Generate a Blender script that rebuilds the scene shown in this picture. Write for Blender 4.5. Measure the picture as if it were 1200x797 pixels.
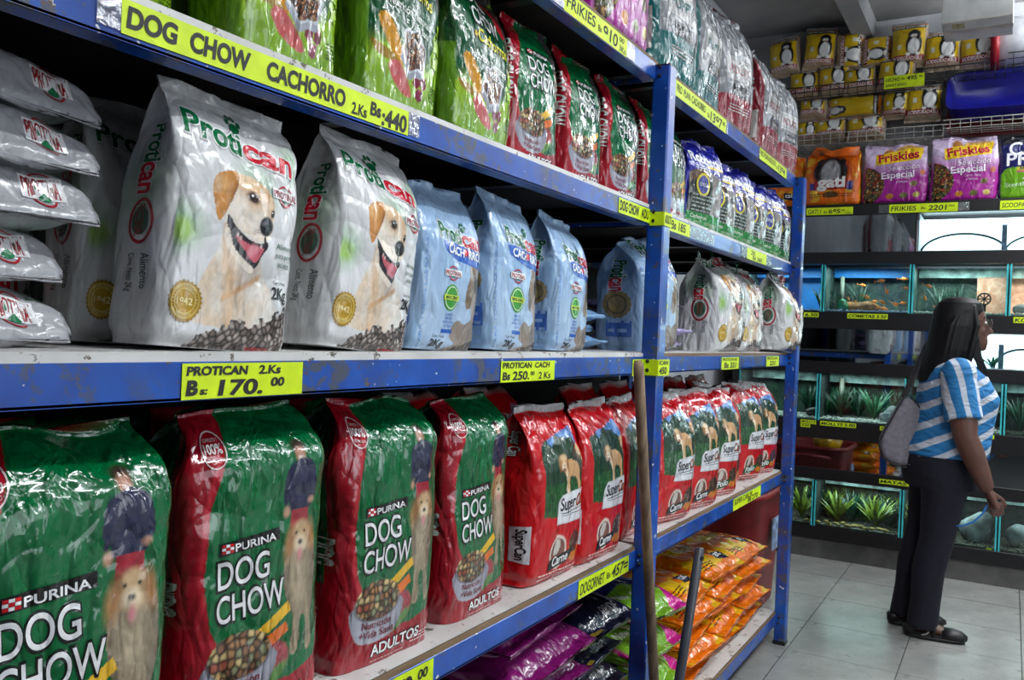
import bpy, math, random
import numpy as np
from mathutils import Vector, Matrix
for o in list(bpy.data.objects): bpy.data.objects.remove(o)
SC = bpy.context.scene
COL = SC.collection
rad = math.radians
# ---------------------------------------------------------------- camera
def cam_rows(yaw, pitch, roll):
    cy, sy = math.cos(yaw), math.sin(yaw); cp, sp = math.cos(pitch), math.sin(pitch); cr, sr = math.cos(roll), math.sin(roll)
    f = np.array([cy*cp, sy*cp, sp]); r = np.array([sy, -cy, 0.]); d = np.cross(f, r)
    return cr*r+sr*d, -sr*r+cr*d, f
_r, _d, _f = cam_rows(rad(30.12), rad(-.512), rad(-2.32))
cd = bpy.data.cameras.new('camera'); cam = bpy.data.objects.new('camera', cd); COL.objects.link(cam)
cam.matrix_world = Matrix(((_r[0], -_d[0], -_f[0], 0), (_r[1], -_d[1], -_f[1], 0), (_r[2], -_d[2], -_f[2], 1.35), (0, 0, 0, 1)))
cd.sensor_width = 36; cd.lens = 1010/1200*36; cd.clip_start = .02; cd.clip_end = 60
SC.camera = cam
# ---------------------------------------------------------------- world, lights, exposure
SC.view_settings.view_transform = 'Standard'; SC.view_settings.look = 'None'
SC.view_settings.gamma = 1; SC.view_settings.use_curve_mapping = False
SC.view_settings.exposure = 0.9
W = bpy.data.worlds.new('world'); SC.world = W; W.use_nodes = True
W.node_tree.nodes['Background'].inputs[0].default_value = (.75, .85, 1, 1)
W.node_tree.nodes['Background'].inputs[1].default_value = .13
def area(name, loc, rot, sx, sy, power, col=(.93, .97, 1)):
    l = bpy.data.lights.new(name, 'AREA'); l.shape = 'RECTANGLE'; l.size = sx; l.size_y = sy; l.energy = power; l.color = col
    o = bpy.data.objects.new(name, l); o.location = loc; o.rotation_euler = rot; COL.objects.link(o); return o
# ceiling fluorescent strips above the aisle (outside the frame)
LAMPS = ((1.45, -.65, 3.15, 46), (3.0, -1.0, 3.1, 18), (5.25, -.75, 2.95, 50))  # the last strip is added to brighten the back of the shop
for lx, ly, lz, lp in LAMPS:
    area('ceiling_lamp', (lx, ly, lz), (rad(-20), 0, 0), 1.3, .12, lp)
    area('ceiling_upfill', (lx, ly, lz+.14), (rad(180), 0, 0), 1.3, .14, lp*(1.3 if lx > 5 else .7))  # added upward fill that brightens the ceiling
# added daylight-toned fill, unseen, behind and to the right of the camera
area('side_fill', (1.6, -3.2, 1.9), (rad(82), 0, rad(-6)), 2.2, 2.0, 26, (.86, .93, 1))
# ---------------------------------------------------------------- helpers
def lin(c):
    c = np.asarray(c, float)/255.
    return np.where(c <= .04045, c/12.92, ((c+.055)/1.055)**2.4)
def link(o, parent=None):
    COL.objects.link(o)
    if parent is not None: o.parent = parent
    return o
def tag(o, label=None, cat=None, group=None, kind=None):
    if label: o['label'] = label
    if cat: o['category'] = cat
    if group: o['group'] = group
    if kind: o['kind'] = kind
    return o
def mesh(name, v, f, mat=None, smooth=False, col=None):
    """v (n,3); f: list of faces or int array (m,k)."""
    me = bpy.data.meshes.new(name)
    v = np.asarray(v, np.float32)
    if isinstance(f, np.ndarray):
        k = f.shape[1]
        me.vertices.add(len(v)); me.vertices.foreach_set('co', v.ravel())
        me.loops.add(f.size); me.loops.foreach_set('vertex_index', f.ravel().astype(np.int32))
        me.polygons.add(len(f)); me.polygons.foreach_set('loop_start', np.arange(0, f.size, k, dtype=np.int32))
        me.polygons.foreach_set('loop_total', np.full(len(f), k, np.int32))
        me.update(calc_edges=True)
    else:
        me.from_pydata([tuple(map(float, p)) for p in v], [], f)
    if smooth: me.polygons.foreach_set('use_smooth', np.ones(len(me.polygons), bool))
    if col is not None:
        a = me.color_attributes.new('Col', 'FLOAT_COLOR', 'POINT')
        c4 = np.ones((len(v), 4), np.float32); c4[:, :3] = col; a.data.foreach_set('color', c4.ravel())
    for m in (mat if isinstance(mat, (list, tuple)) else [mat]):
        if m: me.materials.append(m)
    return me
def obj(name, me, parent=None, loc=(0, 0, 0), rot=(0, 0, 0)):
    o = bpy.data.objects.new(name, me); o.location = loc; o.rotation_euler = rot
    return link(o, parent)
def empty(name, loc=(0, 0, 0), rot=(0, 0, 0), parent=None):
    return obj(name, None, parent, loc, rot)
class MB:
    def __init__(s): s.v = []; s.f = []
    def add(s, v, f):
        b = len(s.v); s.v += [tuple(p) for p in v]; s.f += [tuple(i+b for i in q) for q in f]; return s
    def box(s, x0, y0, z0, x1, y1, z1, bev=0):
        if bev:
            b = bev; v = []; 
            for z, k in ((z0, b), (z0+b, 0), (z1-b, 0), (z1, b)):
                v += [(x0+k+b, y0+k, z), (x1-k-b, y0+k, z), (x1-k, y0+k+b, z), (x1-k, y1-k-b, z), (x1-k-b, y1-k, z), (x0+k+b, y1-k, z), (x0+k, y1-k-b, z), (x0+k, y0+k+b, z)]
            f = [tuple(range(7, -1, -1)), tuple(range(24, 32))]
            for l in range(3):
                for i in range(8): j = (i+1) % 8; f.append((l*8+i, l*8+j, l*8+8+j, l*8+8+i))
            return s.add(v, f)
        v = [(x0, y0, z0), (x1, y0, z0), (x1, y1, z0), (x0, y1, z0), (x0, y0, z1), (x1, y0, z1), (x1, y1, z1), (x0, y1, z1)]
        return s.add(v, [(3, 2, 1, 0), (4, 5, 6, 7), (0, 1, 5, 4), (1, 2, 6, 5), (2, 3, 7, 6), (3, 0, 4, 7)])
    def tube(s, pts, r, n=8, cap=True):
        pts = [np.array(p, float) for p in pts]; m = len(pts)
        rs = r if isinstance(r, (list, tuple)) else [r]*m
        u = None; vs = []
        for i, p in enumerate(pts):
            t = pts[min(i+1, m-1)]-pts[max(i-1, 0)]; t /= np.linalg.norm(t)+1e-12
            if u is None:
                u = np.cross(t, (0, 0, 1.)); 
                if np.linalg.norm(u) < .1: u = np.cross(t, (0, 1., 0))
            u = u-t*np.dot(u, t); u /= np.linalg.norm(u); w = np.cross(t, u)
            ra, rb = rs[i] if isinstance(rs[i], (tuple, list)) else (rs[i], rs[i])
            for k in range(n):
                a = 2*math.pi*k/n; vs.append(p+u*ra*math.cos(a)+w*rb*math.sin(a))
        f = [(i*n+k, i*n+(k+1) % n, (i+1)*n+(k+1) % n, (i+1)*n+k) for i in range(m-1) for k in range(n)]
        if cap: f += [tuple(range(n-1, -1, -1)), tuple((m-1)*n+k for k in range(n))]
        return s.add(vs, f)
    def rings(s, rings, n=24, cap=True):
        """horizontal rings (cx,cy,z,rx,ry[,power])"""
        vs = []
        for q in rings:
            cx, cy, z, rx, ry = q[:5]; p = q[5] if len(q) > 5 else 2
            for k in range(n):
                a = 2*math.pi*k/n; c, d = math.cos(a), math.sin(a)
                e = (abs(c)**p+abs(d)**p)**(-1/p); vs.append((cx+rx*c*e, cy+ry*d*e, z))
        m = len(rings)
        f = [(i*n+k, i*n+(k+1) % n, (i+1)*n+(k+1) % n, (i+1)*n+k) for i in range(m-1) for k in range(n)]
        if cap: f += [tuple(range(n-1, -1, -1)), tuple((m-1)*n+k for k in range(n))]
        return s.add(vs, f)
    def ball(s, c, r, n=12, m=8):
        rx, ry, rz = r if isinstance(r, (tuple, list)) else (r, r, r)
        vs = [(c[0], c[1], c[2]-rz)]
        for i in range(1, m):
            a = math.pi*i/m
            for k in range(n):
                b = 2*math.pi*k/n; vs.append((c[0]+rx*math.sin(a)*math.cos(b), c[1]+ry*math.sin(a)*math.sin(b), c[2]-rz*math.cos(a)))
        vs.append((c[0], c[1], c[2]+rz)); f = []
        for k in range(n): f.append((0, 1+(k+1) % n, 1+k)); f.append((len(vs)-1, 1+(m-2)*n+k, 1+(m-2)*n+(k+1) % n))
        for i in range(m-2):
            for k in range(n): a = 1+i*n; f.append((a+k, a+(k+1) % n, a+n+(k+1) % n, a+n+k))
        return s.add(vs, f)
    def xf(s, M):
        M = Matrix(M); s.v = [tuple(M @ Vector(p)) for p in s.v]; return s
    def build(s, name, mat, parent=None, smooth=False, loc=(0, 0, 0), rot=(0, 0, 0)):
        return obj(name, mesh(name, s.v, s.f, mat, smooth), parent, loc, rot)
# ---------------------------------------------------------------- materials
def new_mat(name):
    m = bpy.data.materials.new(name); m.use_nodes = True
    nt = m.node_tree; b = nt.nodes['Principled BSDF']; return m, nt, b
def N(nt, t, **k):
    n = nt.nodes.new(t)
    for a, v in k.items(): setattr(n, a, v)
    return n
def noise(nt, scale, detail=3, rough=.5, coord='Object', vec=None, dist=0.):
    n = N(nt, 'ShaderNodeTexNoise'); n.inputs['Scale'].default_value = scale; n.inputs['Detail'].default_value = detail
    n.inputs['Roughness'].default_value = rough; n.inputs['Distortion'].default_value = dist
    if vec is None:
        tc = N(nt, 'ShaderNodeTexCoord'); vec = tc.outputs[coord]
    nt.links.new(vec, n.inputs['Vector']); return n.outputs['Fac']
def ramp(nt, src, stops):
    r = N(nt, 'ShaderNodeValToRGB'); nt.links.new(src, r.inputs[0])
    while len(r.color_ramp.elements) < len(stops): r.color_ramp.elements.new(.5)
    for e, (p, c) in zip(r.color_ramp.elements, stops):
        e.position = p; e.color = (*(lin(c) if len(c) == 3 else c[:3]), 1)
    return r.outputs[0]
def mixc(nt, fac, a, b, mode='MIX'):
    m = N(nt, 'ShaderNodeMix', data_type='RGBA', blend_type=mode)
    for sock, v in ((m.inputs[0], fac), (m.inputs[6], a), (m.inputs[7], b)):
        if hasattr(v, 'links'): nt.links.new(v, sock)
        elif isinstance(v, (int, float)): sock.default_value = v
        else: sock.default_value = (*lin(v), 1)
    return m.outputs[2]
def bump(nt, b, h, strength=.3, dist=.002, prev=None):
    n = N(nt, 'ShaderNodeBump'); n.inputs['Strength'].default_value = strength; n.inputs['Distance'].default_value = dist
    nt.links.new(h, n.inputs['Height'])
    if prev is not None: nt.links.new(prev, n.inputs['Normal'])
    nt.links.new(n.outputs[0], b.inputs['Normal']); return n.outputs[0]
def mat_simple(name, rgb, rough=.5, metal=0, spec=.5, nscale=0, namt=.15, bumps=0, bdist=.001):
    m, nt, b = new_mat(name)
    b.inputs['Roughness'].default_value = rough; b.inputs['Metallic'].default_value = metal
    b.inputs['Specular IOR Level'].default_value = spec
    rgb = np.array(rgb, float)
    s = noise(nt, nscale or 12, 4)
    c = ramp(nt, s, [(.3, np.clip(rgb*(1-namt), 0, 255)), (.7, np.clip(rgb*(1+namt*.6), 0, 255))])
    nt.links.new(c, b.inputs['Base Color'])
    if bumps: bump(nt, b, noise(nt, bumps, 3), .4, bdist)
    return m
def mat_plastic(name, rough=.22, crinkle=1., scale=38, coat=.3):
    """printed plastic film: colour from the painted attribute, fine crinkles in the relief"""
    m, nt, b = new_mat(name)
    a = N(nt, 'ShaderNodeAttribute', attribute_name='Col')
    nt.links.new(a.outputs['Color'], b.inputs['Base Color'])
    b.inputs['Roughness'].default_value = rough
    b.inputs['Coat Weight'].default_value = coat; b.inputs['Coat Roughness'].default_value = .08
    tc = N(nt, 'ShaderNodeTexCoord'); vec = tc.outputs['Object']
    mp = N(nt, 'ShaderNodeMapping'); mp.inputs['Scale'].default_value = (1, 1, .45); nt.links.new(vec, mp.inputs[0])
    n1 = noise(nt, scale*.45, 2, .5, vec=mp.outputs[0], dist=1.2)
    vo = N(nt, 'ShaderNodeTexVoronoi', feature='DISTANCE_TO_EDGE'); vo.inputs['Scale'].default_value = scale*.55
    nz = N(nt, 'ShaderNodeTexNoise'); nz.inputs['Scale'].default_value = scale*.3
    nt.links.new(mp.outputs[0], nz.inputs['Vector'])
    vm = N(nt, 'ShaderNodeVectorMath', operation='MULTIPLY_ADD'); vm.inputs[1].default_value = (.12, .12, .12)
    nt.links.new(nz.outputs['Color'], vm.inputs[0]); nt.links.new(mp.outputs[0], vm.inputs[2])
    nt.links.new(vm.outputs[0], vo.inputs['Vector'])
    n2 = noise(nt, scale*3, 2, .5, vec=vec)
    p = bump(nt, b, n1, min(1, .55*crinkle), .016)
    p = bump(nt, b, vo.outputs['Distance'], min(1, .4*crinkle), .010, p)
    bump(nt, b, n2, .12*crinkle, .002, p)
    return m
def mat_blue():
    m, nt, b = new_mat('blue_enamel_paint')
    base = ramp(nt, noise(nt, 9, 4), [(.3, (14, 56, 136)), (.7, (24, 88, 182))])
    chip = ramp(nt, noise(nt, 26, 6, .68, dist=.4), [(.52, (0, 0, 0)), (.55, (255, 255, 255))])
    big = ramp(nt, noise(nt, 5, 3), [(.40, (0, 0, 0)), (.56, (255, 255, 255))])
    k = mixc(nt, 1.0, chip, big, 'MULTIPLY')
    c = mixc(nt, k, base, (70, 76, 92))
    sp = ramp(nt, noise(nt, 60, 2, .5), [(.70, (0, 0, 0)), (.72, (255, 255, 255))])
    c = mixc(nt, sp, c, (205, 205, 205))
    rust = ramp(nt, noise(nt, 34, 5, .7), [(.64, (0, 0, 0)), (.68, (255, 255, 255))])
    c = mixc(nt, rust, c, (96, 72, 50))
    nt.links.new(c, b.inputs['Base Color']); b.inputs['Roughness'].default_value = .3
    b.inputs['Coat Weight'].default_value = .25
    bump(nt, b, noise(nt, 30, 4), .25, .002); return m
def mat_wood_edge(name, a, c, sx=3, sz=60):
    m, nt, b = new_mat(name)
    tc = N(nt, 'ShaderNodeTexCoord'); mp = N(nt, 'ShaderNodeMapping'); mp.inputs['Scale'].default_value = (sx, sz, sz)
    nt.links.new(tc.outputs['Object'], mp.inputs[0])
    s = noise(nt, 1.5, 5, .6, vec=mp.outputs[0])
    nt.links.new(ramp(nt, s, [(.3, a), (.7, c)]), b.inputs['Base Color']); b.inputs['Roughness'].default_value = .65
    bump(nt, b, s, .2, .001); return m
def mat_board():
    m, nt, b = new_mat('worn_white_laminate')
    c = ramp(nt, noise(nt, 7, 4), [(.3, (188, 186, 182)), (.7, (214, 213, 210))])
    ch = ramp(nt, noise(nt, 30, 5, .7, dist=.5), [(.6, (0, 0, 0)), (.63, (255, 255, 255))])
    c = mixc(nt, ch, c, (96, 86, 74)); nt.links.new(c, b.inputs['Base Color']); b.inputs['Roughness'].default_value = .4
    return m
def mat_glass():
    m, nt, b = new_mat('tank_glass'); nt.nodes.remove(b)
    out = nt.nodes['Material Output']
    t = N(nt, 'ShaderNodeBsdfTransparent'); t.inputs[0].default_value = (.86, .97, .95, 1)
    g = N(nt, 'ShaderNodeBsdfGlossy'); g.inputs['Roughness'].default_value = .02
    fr = N(nt, 'ShaderNodeFresnel'); fr.inputs[0].default_value = 1.5
    mx = N(nt, 'ShaderNodeMixShader'); nt.links.new(fr.outputs[0], mx.inputs[0]); nt.links.new(t.outputs[0], mx.inputs[1]); nt.links.new(g.outputs[0], mx.inputs[2])
    nt.links.new(mx.outputs[0], out.inputs[0]); return m
def mat_emit(name, rgb, s):
    m, nt, b = new_mat(name); b.inputs['Base Color'].default_value = (*lin(rgb), 1)
    b.inputs['Emission Color'].default_value = (*lin(rgb), 1); b.inputs['Emission Strength'].default_value = s; return m
PL = mat_plastic('printed_plastic_film', .2, 1.4)
PL_SOFT = mat_plastic('woven_plastic_film', .38, .7, 30, .1)
PL_SHINE = mat_plastic('clear_wrapped_plastic_film', .12, 2.4, 40, .8)
BLUE = mat_blue(); BOARD = mat_board()
EDGE = mat_wood_edge('brown_board_edge', (92, 72, 52), (138, 112, 82))
YEL_INK = mat_plastic('marker_ink', .4, 0.0, 30, 0)
BLACK = mat_simple('black_lacquered_steel', (20, 19, 21), .38, nscale=8, namt=.3)
GLASS = mat_glass()
def mat_flat_col(name, rough=.5):
    m, nt, b = new_mat(name); a = N(nt, 'ShaderNodeAttribute', attribute_name='Col')
    nt.links.new(a.outputs['Color'], b.inputs['Base Color']); b.inputs['Roughness'].default_value = rough
    bump(nt, b, noise(nt, 60, 2), .1, .001); return m
PAINTED = mat_flat_col('painted_surface'); MARKER = mat_flat_col('marker_lettering', .6)
# ---------------------------------------------------------------- painting helpers (colour attribute on a dense grid)
class Cv:
    def __init__(s, x, y, base): s.x = x; s.y = y; s.c = np.tile(lin(base).astype(float), (len(x), 1))
    def put(s, m, rgb, lum=None):
        m = np.clip(m, 0, 1)[:, None]; t = lin(rgb)[None, :] if np.ndim(rgb) == 1 else rgb
        if lum is not None: t = t*lum[:, None]
        s.c = s.c*(1-m)+t*m
    def ell(s, cx, cy, rx, ry, rgb, soft=.02, rot=0., a=1., lum=None):
        c, d = math.cos(rot), math.sin(rot); X = (s.x-cx)*c+(s.y-cy)*d; Y = -(s.x-cx)*d+(s.y-cy)*c
        r = np.sqrt((X/rx)**2+(Y/ry)**2); k = soft/min(rx, ry)
        s.put(a*np.clip((1+k*.5-r)/max(k, 1e-4), 0, 1), rgb, lum)
    def inside(s, pts, smooth=True):
        P = np.array(pts, float)
        if smooth:
            out = []; n = len(P)
            for i in range(n):
                p0, p1, p2, p3 = P[i-1], P[i], P[(i+1) % n], P[(i+2) % n]
                for t in (0, .25, .5, .75):
                    out.append(.5*((2*p1)+(-p0+p2)*t+(2*p0-5*p1+4*p2-p3)*t*t+(-p0+3*p1-3*p2+p3)*t**3))
            P = np.array(out)
        ins = np.zeros(len(s.x), bool); j = len(P)-1
        for i in range(len(P)):
            xi, yi = P[i]; xj, yj = P[j]
            if yi != yj:
                ins ^= ((yi > s.y) != (yj > s.y)) & (s.x < (xj-xi)*(s.y-yi)/(yj-yi)+xi)
            j = i
        return ins.astype(float)
    def poly(s, pts, rgb, smooth=True, a=1., lum=None): s.put(a*s.inside(pts, smooth), rgb, lum)
    def rect(s, x0, y0, x1, y1, rgb, a=1., lum=None): s.put(a*((s.x > x0) & (s.x < x1) & (s.y > y0) & (s.y < y1)).astype(float), rgb, lum)
def vnoise(x, y, sc, seed=0):
    X = x*sc+seed*17.3; Y = y*sc+seed*7.7
    def h(i, j): 
        v = np.sin(i*127.1+j*311.7+seed*3.1)*43758.5453; return v-np.floor(v)
    i, j = np.floor(X), np.floor(Y); fx, fy = X-i, Y-j; fx = fx*fx*(3-2*fx); fy = fy*fy*(3-2*fy)
    return (h(i, j)*(1-fx)+h(i+1, j)*fx)*(1-fy)+(h(i, j+1)*(1-fx)+h(i+1, j+1)*fx)*fy
def fbm(x, y, sc, seed=0, o=3): return sum(vnoise(x, y, sc*2**k, seed+k)*.5**k for k in range(o))/sum(.5**k for k in range(o))
def kib(x, y, sc, pal, seed=1):
    """heap of kibble: jittered cells, each a colour of its own, dark between"""
    X, Y = x*sc, y*sc; i0, j0 = np.floor(X), np.floor(Y); best = np.full(len(x), 9.); bid = np.zeros(len(x)); b2 = best.copy()
    for di in (-1, 0, 1):
        for dj in (-1, 0, 1):
            i, j = i0+di, j0+dj; a = np.sin(i*12.98+j*78.2+seed)*43758.5; b = np.sin(i*39.3+j*11.1+seed*2)*24634.6
            a -= np.floor(a); b -= np.floor(b); d = np.hypot(X-i-a, Y-j-b)
            m = d < best; b2 = np.where(m, best, np.minimum(b2, d)); bid = np.where(m, a*7+b*13, bid); best = np.where(m, d, best)
    P = np.array([lin(c) for c in pal]); idx = (np.floor(bid*97) % len(pal)).astype(int)
    l = np.clip((b2-best)*2.2, .12, 1)*np.clip(1.25-best*.7, .4, 1.2)
    return P[idx]*l[:, None]
KP = [(150, 110, 70), (120, 84, 60), (176, 140, 90), (128, 130, 96), (150, 80, 60), (196, 172, 120)]
GREYK = [(126, 114, 108), (154, 142, 136), (104, 92, 86), (172, 160, 152)]
# ---------------------------------------------------------------- flat print: lettering and small shapes as thin film on the bag
_tc = {}
def glyphs(txt, bold=0., shear=0., space=1.):
    key = (txt, bold, shear, space)
    if key in _tc: return _tc[key]
    cu = bpy.data.curves.new('t', 'FONT'); cu.body = txt; cu.size = 1; cu.offset = bold; cu.shear = shear; cu.space_character = space
    cu.resolution_u = 6; cu.fill_mode = 'FRONT' if hasattr(cu, 'fill_mode') else cu.fill_mode
    o = bpy.data.objects.new('t', cu); COL.objects.link(o)
    dg = bpy.context.evaluated_depsgraph_get(); dg.update(); me = bpy.data.meshes.new_from_object(o.evaluated_get(dg))
    me.calc_loop_triangles(); n = len(me.vertices); v = np.zeros(n*3, np.float32); me.vertices.foreach_get('co', v); v = v.reshape(-1, 3)[:, :2]
    t = np.zeros(len(me.loop_triangles)*3, np.int32); me.loop_triangles.foreach_get('vertices', t)
    tri = v[t].reshape(-1, 3, 2).astype(float)
    bpy.data.objects.remove(o); bpy.data.curves.remove(cu); bpy.data.meshes.remove(me)
    if len(tri): tri[:, :, 0] -= tri[:, :, 0].min()
    tri /= .7
    _tc[key] = tri; return tri
def split_tris(T, C, L):
    T, C = np.asarray(T), np.asarray(C)
    for _ in range(9):
        e = np.stack([np.linalg.norm(T[:, (k+1) % 3]-T[:, k], axis=1) for k in range(3)], 1)
        k = e.argmax(1); big = e.max(1) > L
        if not big.any(): break
        B, Cb, kb = T[big], C[big], k[big]; r = np.arange(len(B))
        a, b, c = B[r, kb], B[r, (kb+1) % 3], B[r, (kb+2) % 3]; m = (a+b)/2
        T = np.concatenate([T[~big], np.stack([a, m, c], 1), np.stack([m, b, c], 1)]); C = np.concatenate([C[~big], Cb, Cb])
    return T, C
class Print:
    """flat print on a face; coordinates x in 0..1 across, y in 0..asp up"""
    def __init__(s, asp): s.T = []; s.C = []; s.asp = asp; s.n = 0
    def tri(s, T, rgb, layer):
        if len(T) == 0: return
        T = np.asarray(T, float); z = np.full(T.shape[:2]+(1,), float(layer)); s.T.append(np.concatenate([T, z], 2)); s.C.append(np.tile(lin(rgb), (len(T), 1)))
    def text(s, txt, x, y, h, rgb, rot=0, bold=0., shear=0., w=None, out=None, ow=.03, layer=3, align='l', curve=0, xs=1., space=1.):
        items = [(bold, rgb, layer)]
        if out is not None: items.insert(0, (bold+ow, out, layer-1))
        g0 = glyphs(txt, bold, shear, space); W0 = g0[:, :, 0].max() if len(g0) else 1
        sx = h*xs if w is None else w/W0
        for b, c, l in items:
            g = glyphs(txt, b, shear, space).copy()
            if len(g) == 0: continue
            off = (g[:, :, 0].max()-W0)/2
            X = (g[:, :, 0]-off)*sx; Y = g[:, :, 1]*h
            if align == 'c': X = X-W0*sx/2
            if curve: Y = Y+curve*((X-(0 if align == 'c' else W0*sx/2))**2)
            cr, sr = math.cos(rot), math.sin(rot)
            s.tri(np.stack([x+X*cr-Y*sr, y+X*sr+Y*cr], 2), c, l)
        return sx*W0
    def poly(s, pts, rgb, layer=1):
        from mathutils.geometry import tessellate_polygon
        t = tessellate_polygon([[Vector((p[0], p[1], 0)) for p in pts]]); P = np.array(pts, float)[:, :2]
        s.tri(P[np.array(t)], rgb, layer)
    def rect(s, x0, y0, x1, y1, rgb, layer=1, sk=0): s.poly([(x0, y0), (x1, y0+sk), (x1, y1+sk), (x0, y1)], rgb, layer)
    def ell(s, cx, cy, rx, ry, rgb, layer=1, n=24, teeth=0):
        P = []
        for k in range(n):
            q = 1 if not teeth or k % 2 == 0 else 1-teeth; a = 2*math.pi*k/n; P.append((cx+rx*q*math.cos(a), cy+ry*q*math.sin(a)))
        T = [[(cx, cy), P[k], P[(k+1) % n]] for k in range(n)]; s.tri(T, rgb, layer)
    def star(s, cx, cy, r, rgb, layer=1, k=5, inner=.6): s.ell(cx, cy, r, r, rgb, layer, 2*k, 1-inner)
    def ring(s, cx, cy, rx, ry, t, rgb, layer=1, n=24):
        T = []
        for k in range(n):
            a, b = 2*math.pi*k/n, 2*math.pi*(k+1)/n; p = lambda q, w: (cx+(rx-w)*math.cos(q), cy+(ry-w)*math.sin(q))
            T += [[p(a, 0), p(b, 0), p(b, t)], [p(a, 0), p(b, t), p(a, t)]]
        s.tri(T, rgb, layer)
    def lines(s, x, y, w, h, n, rgb, seed=0, layer=3, align='l'):
        """rows of small print"""
        r = random.Random(seed)
        for i in range(n):
            yy = y-i*h*1.7; q = x+(w*.1*r.random() if align == 'c' else 0)
            while q < x+w*(.9+.1*r.random()):
                l = h*(1.2+2.4*r.random()); s.rect(q, yy, min(q+l, x+w), yy+h*.62, rgb, layer); q += l+h*.6
    def bake(s, fn, L=.03, step=.0004, name='printed_lettering', mat=None, parent=None, reg=0):
        if not s.T: return None
        T = np.concatenate(s.T); C = np.concatenate(s.C)
        T, C = split_tris(T, C, L)
        P = fn(reg, T[:, :, 0].ravel(), T[:, :, 1].ravel()/s.asp, T[:, :, 2].ravel()*step)
        F = np.arange(len(P)).reshape(-1, 3)
        # face outwards
        return P, F, np.repeat(C, 3, 0)
# ---------------------------------------------------------------- bags
def surf(w, h, d, kind, seed, amp, lean=0., waist=0.):
    rng = np.random.RandomState(seed)
    K = rng.normal(0, 1, (12, 3)); K[:, 2] *= .55; K /= np.linalg.norm(K, axis=1)[:, None]
    lam = rng.uniform(.05, .16, 12); PH = rng.uniform(0, 6.28, 12); A = rng.uniform(.4, 1, 12)
    K2 = rng.normal(0, 1, (12, 3)); K2 /= np.linalg.norm(K2, axis=1)[:, None]
    q = rng.uniform(-1, 1, 6)
    p = 6.
    def f(reg, u, v, off=0.):
        reg = np.broadcast_to(reg, np.shape(u)); z0 = np.zeros_like(u)
        X = np.select([reg == 0, reg == 1, reg == 2, reg == 3], [2*u-1, z0+1, 1-2*u, z0-1])
        Y = np.select([reg == 0, reg == 1, reg == 2, reg == 3], [z0-1, 2*u-1, z0+1, 1-2*u])
        nrm = (np.abs(X)**p+np.abs(Y)**p)**(1/p); X, Y = X/nrm, Y/nrm
        flatk = kind in ('pillow', 'brick')
        fin = .955 if not flatk else .94
        if kind == 'stand':
            t = np.clip((v-.60)/(fin-.60), 0, 1); t2 = t**2.0
            b = d/2*(1-t2)+.0015; a = w/2*(1+.035*t2-.03*np.exp(-((v-.03)/.03)**2))
            b = b*(1-.18*np.exp(-(v/.03)**2))
            gus = t*(d*.30)
            belly = .010*np.sin(np.pi*np.clip(v/.75, 0, 1))
        elif kind == 'full':   # taut, square-shouldered sack, top folded flat
            t = np.clip((v-.80)/(.985-.80), 0, 1); t2 = t**2.2
            b = d/2*(1-.93*t2); a = w/2*(1-.10*t2-.02*np.exp(-((v-.02)/.03)**2)+waist*np.exp(-((v-.75)/.15)**2))
            gus = t*(d*.2)
            belly = .008*np.sin(np.pi*np.clip(v, 0, 1))
        else:
            c = np.clip((v-(1-fin))/(2*fin-1), 0, 1); e = 1-np.abs(2*c-1)**(9 if kind == 'brick' else 3.6)
            b = d/2*np.clip(e, 0, 1)**.75+.0015; a = w/2*(1-.07*e)
            gus = (1-e)*(d*.25); belly = 0*v
        x = a*X; y = b*Y
        side = np.clip((np.abs(X)-.93)/.07, 0, 1)
        x = x-np.sign(X)*gus*side*(1-np.minimum(1, np.abs(Y))**2)*.9
        if flatk:   # rounded cushion section
            y = np.sign(Y)*b*np.clip(1-np.abs(X)**3.5, 0, 1)**.5*np.clip(np.abs(Y)**.3, 0, 1)+0
            y = np.where(np.abs(X) > .995, y*0+b*.12*Y, y)
        y = y+np.sign(Y)*belly*(1-X**2)*(np.abs(Y) > .5)
        z = v*h
        if kind == 'brick': y = y+np.clip(.075-v, 0, 1)*h*1.0; z = np.maximum(z, .022*h+.2*z)
        y = y+lean*np.clip((v-.5)/.5, 0, 1)**2*h*.3
        # creases
        P = np.stack([x, y*1.0, z], -1); wv = np.zeros_like(x)
        for k in range(12):
            ph = (P @ K[k])/lam[k]*6.283+PH[k]+1.3*np.sin((P @ K2[k])/lam[k]*3.+PH[k]*2)
            wv += A[k]*(np.abs(np.sin(ph*.5))**.8-.6)
        edge = .55+.9*v**2 if not flatk else .7+.5*np.abs(2*v-1)**2
        wv = wv*amp*.42*edge
        nx = np.sign(X)*np.abs(X)**(p-1); ny = np.sign(Y)*np.abs(Y)**(p-1); nn = np.hypot(nx, ny)+1e-9
        nx, ny = nx/nn, ny/nn
        fl = np.clip((fin-v)/.03, .25, 1) if kind == 'stand' else 1.
        D = wv*fl
        x = x+nx*(D+off); y = y+ny*(D+off)
        # sway of the whole bag
        s = np.clip(v, 0, 1)
        x = x+q[0]*.012*np.sin(s*3)*(amp/.005)*.6; y = y+q[1]*.006*np.sin(s*4+q[2])+(wv*2.2*np.clip((v-.9)/.1, 0, 1) if kind == 'stand' else 0)
        z = z-(.012*np.clip((v-.8)/.2, 0, 1)*(q[3]*X+q[4]*np.sin(X*4))*(amp/.005)*.7 if not flatk else 0)
        return np.stack([x, y, z], -1)
    return f
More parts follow.
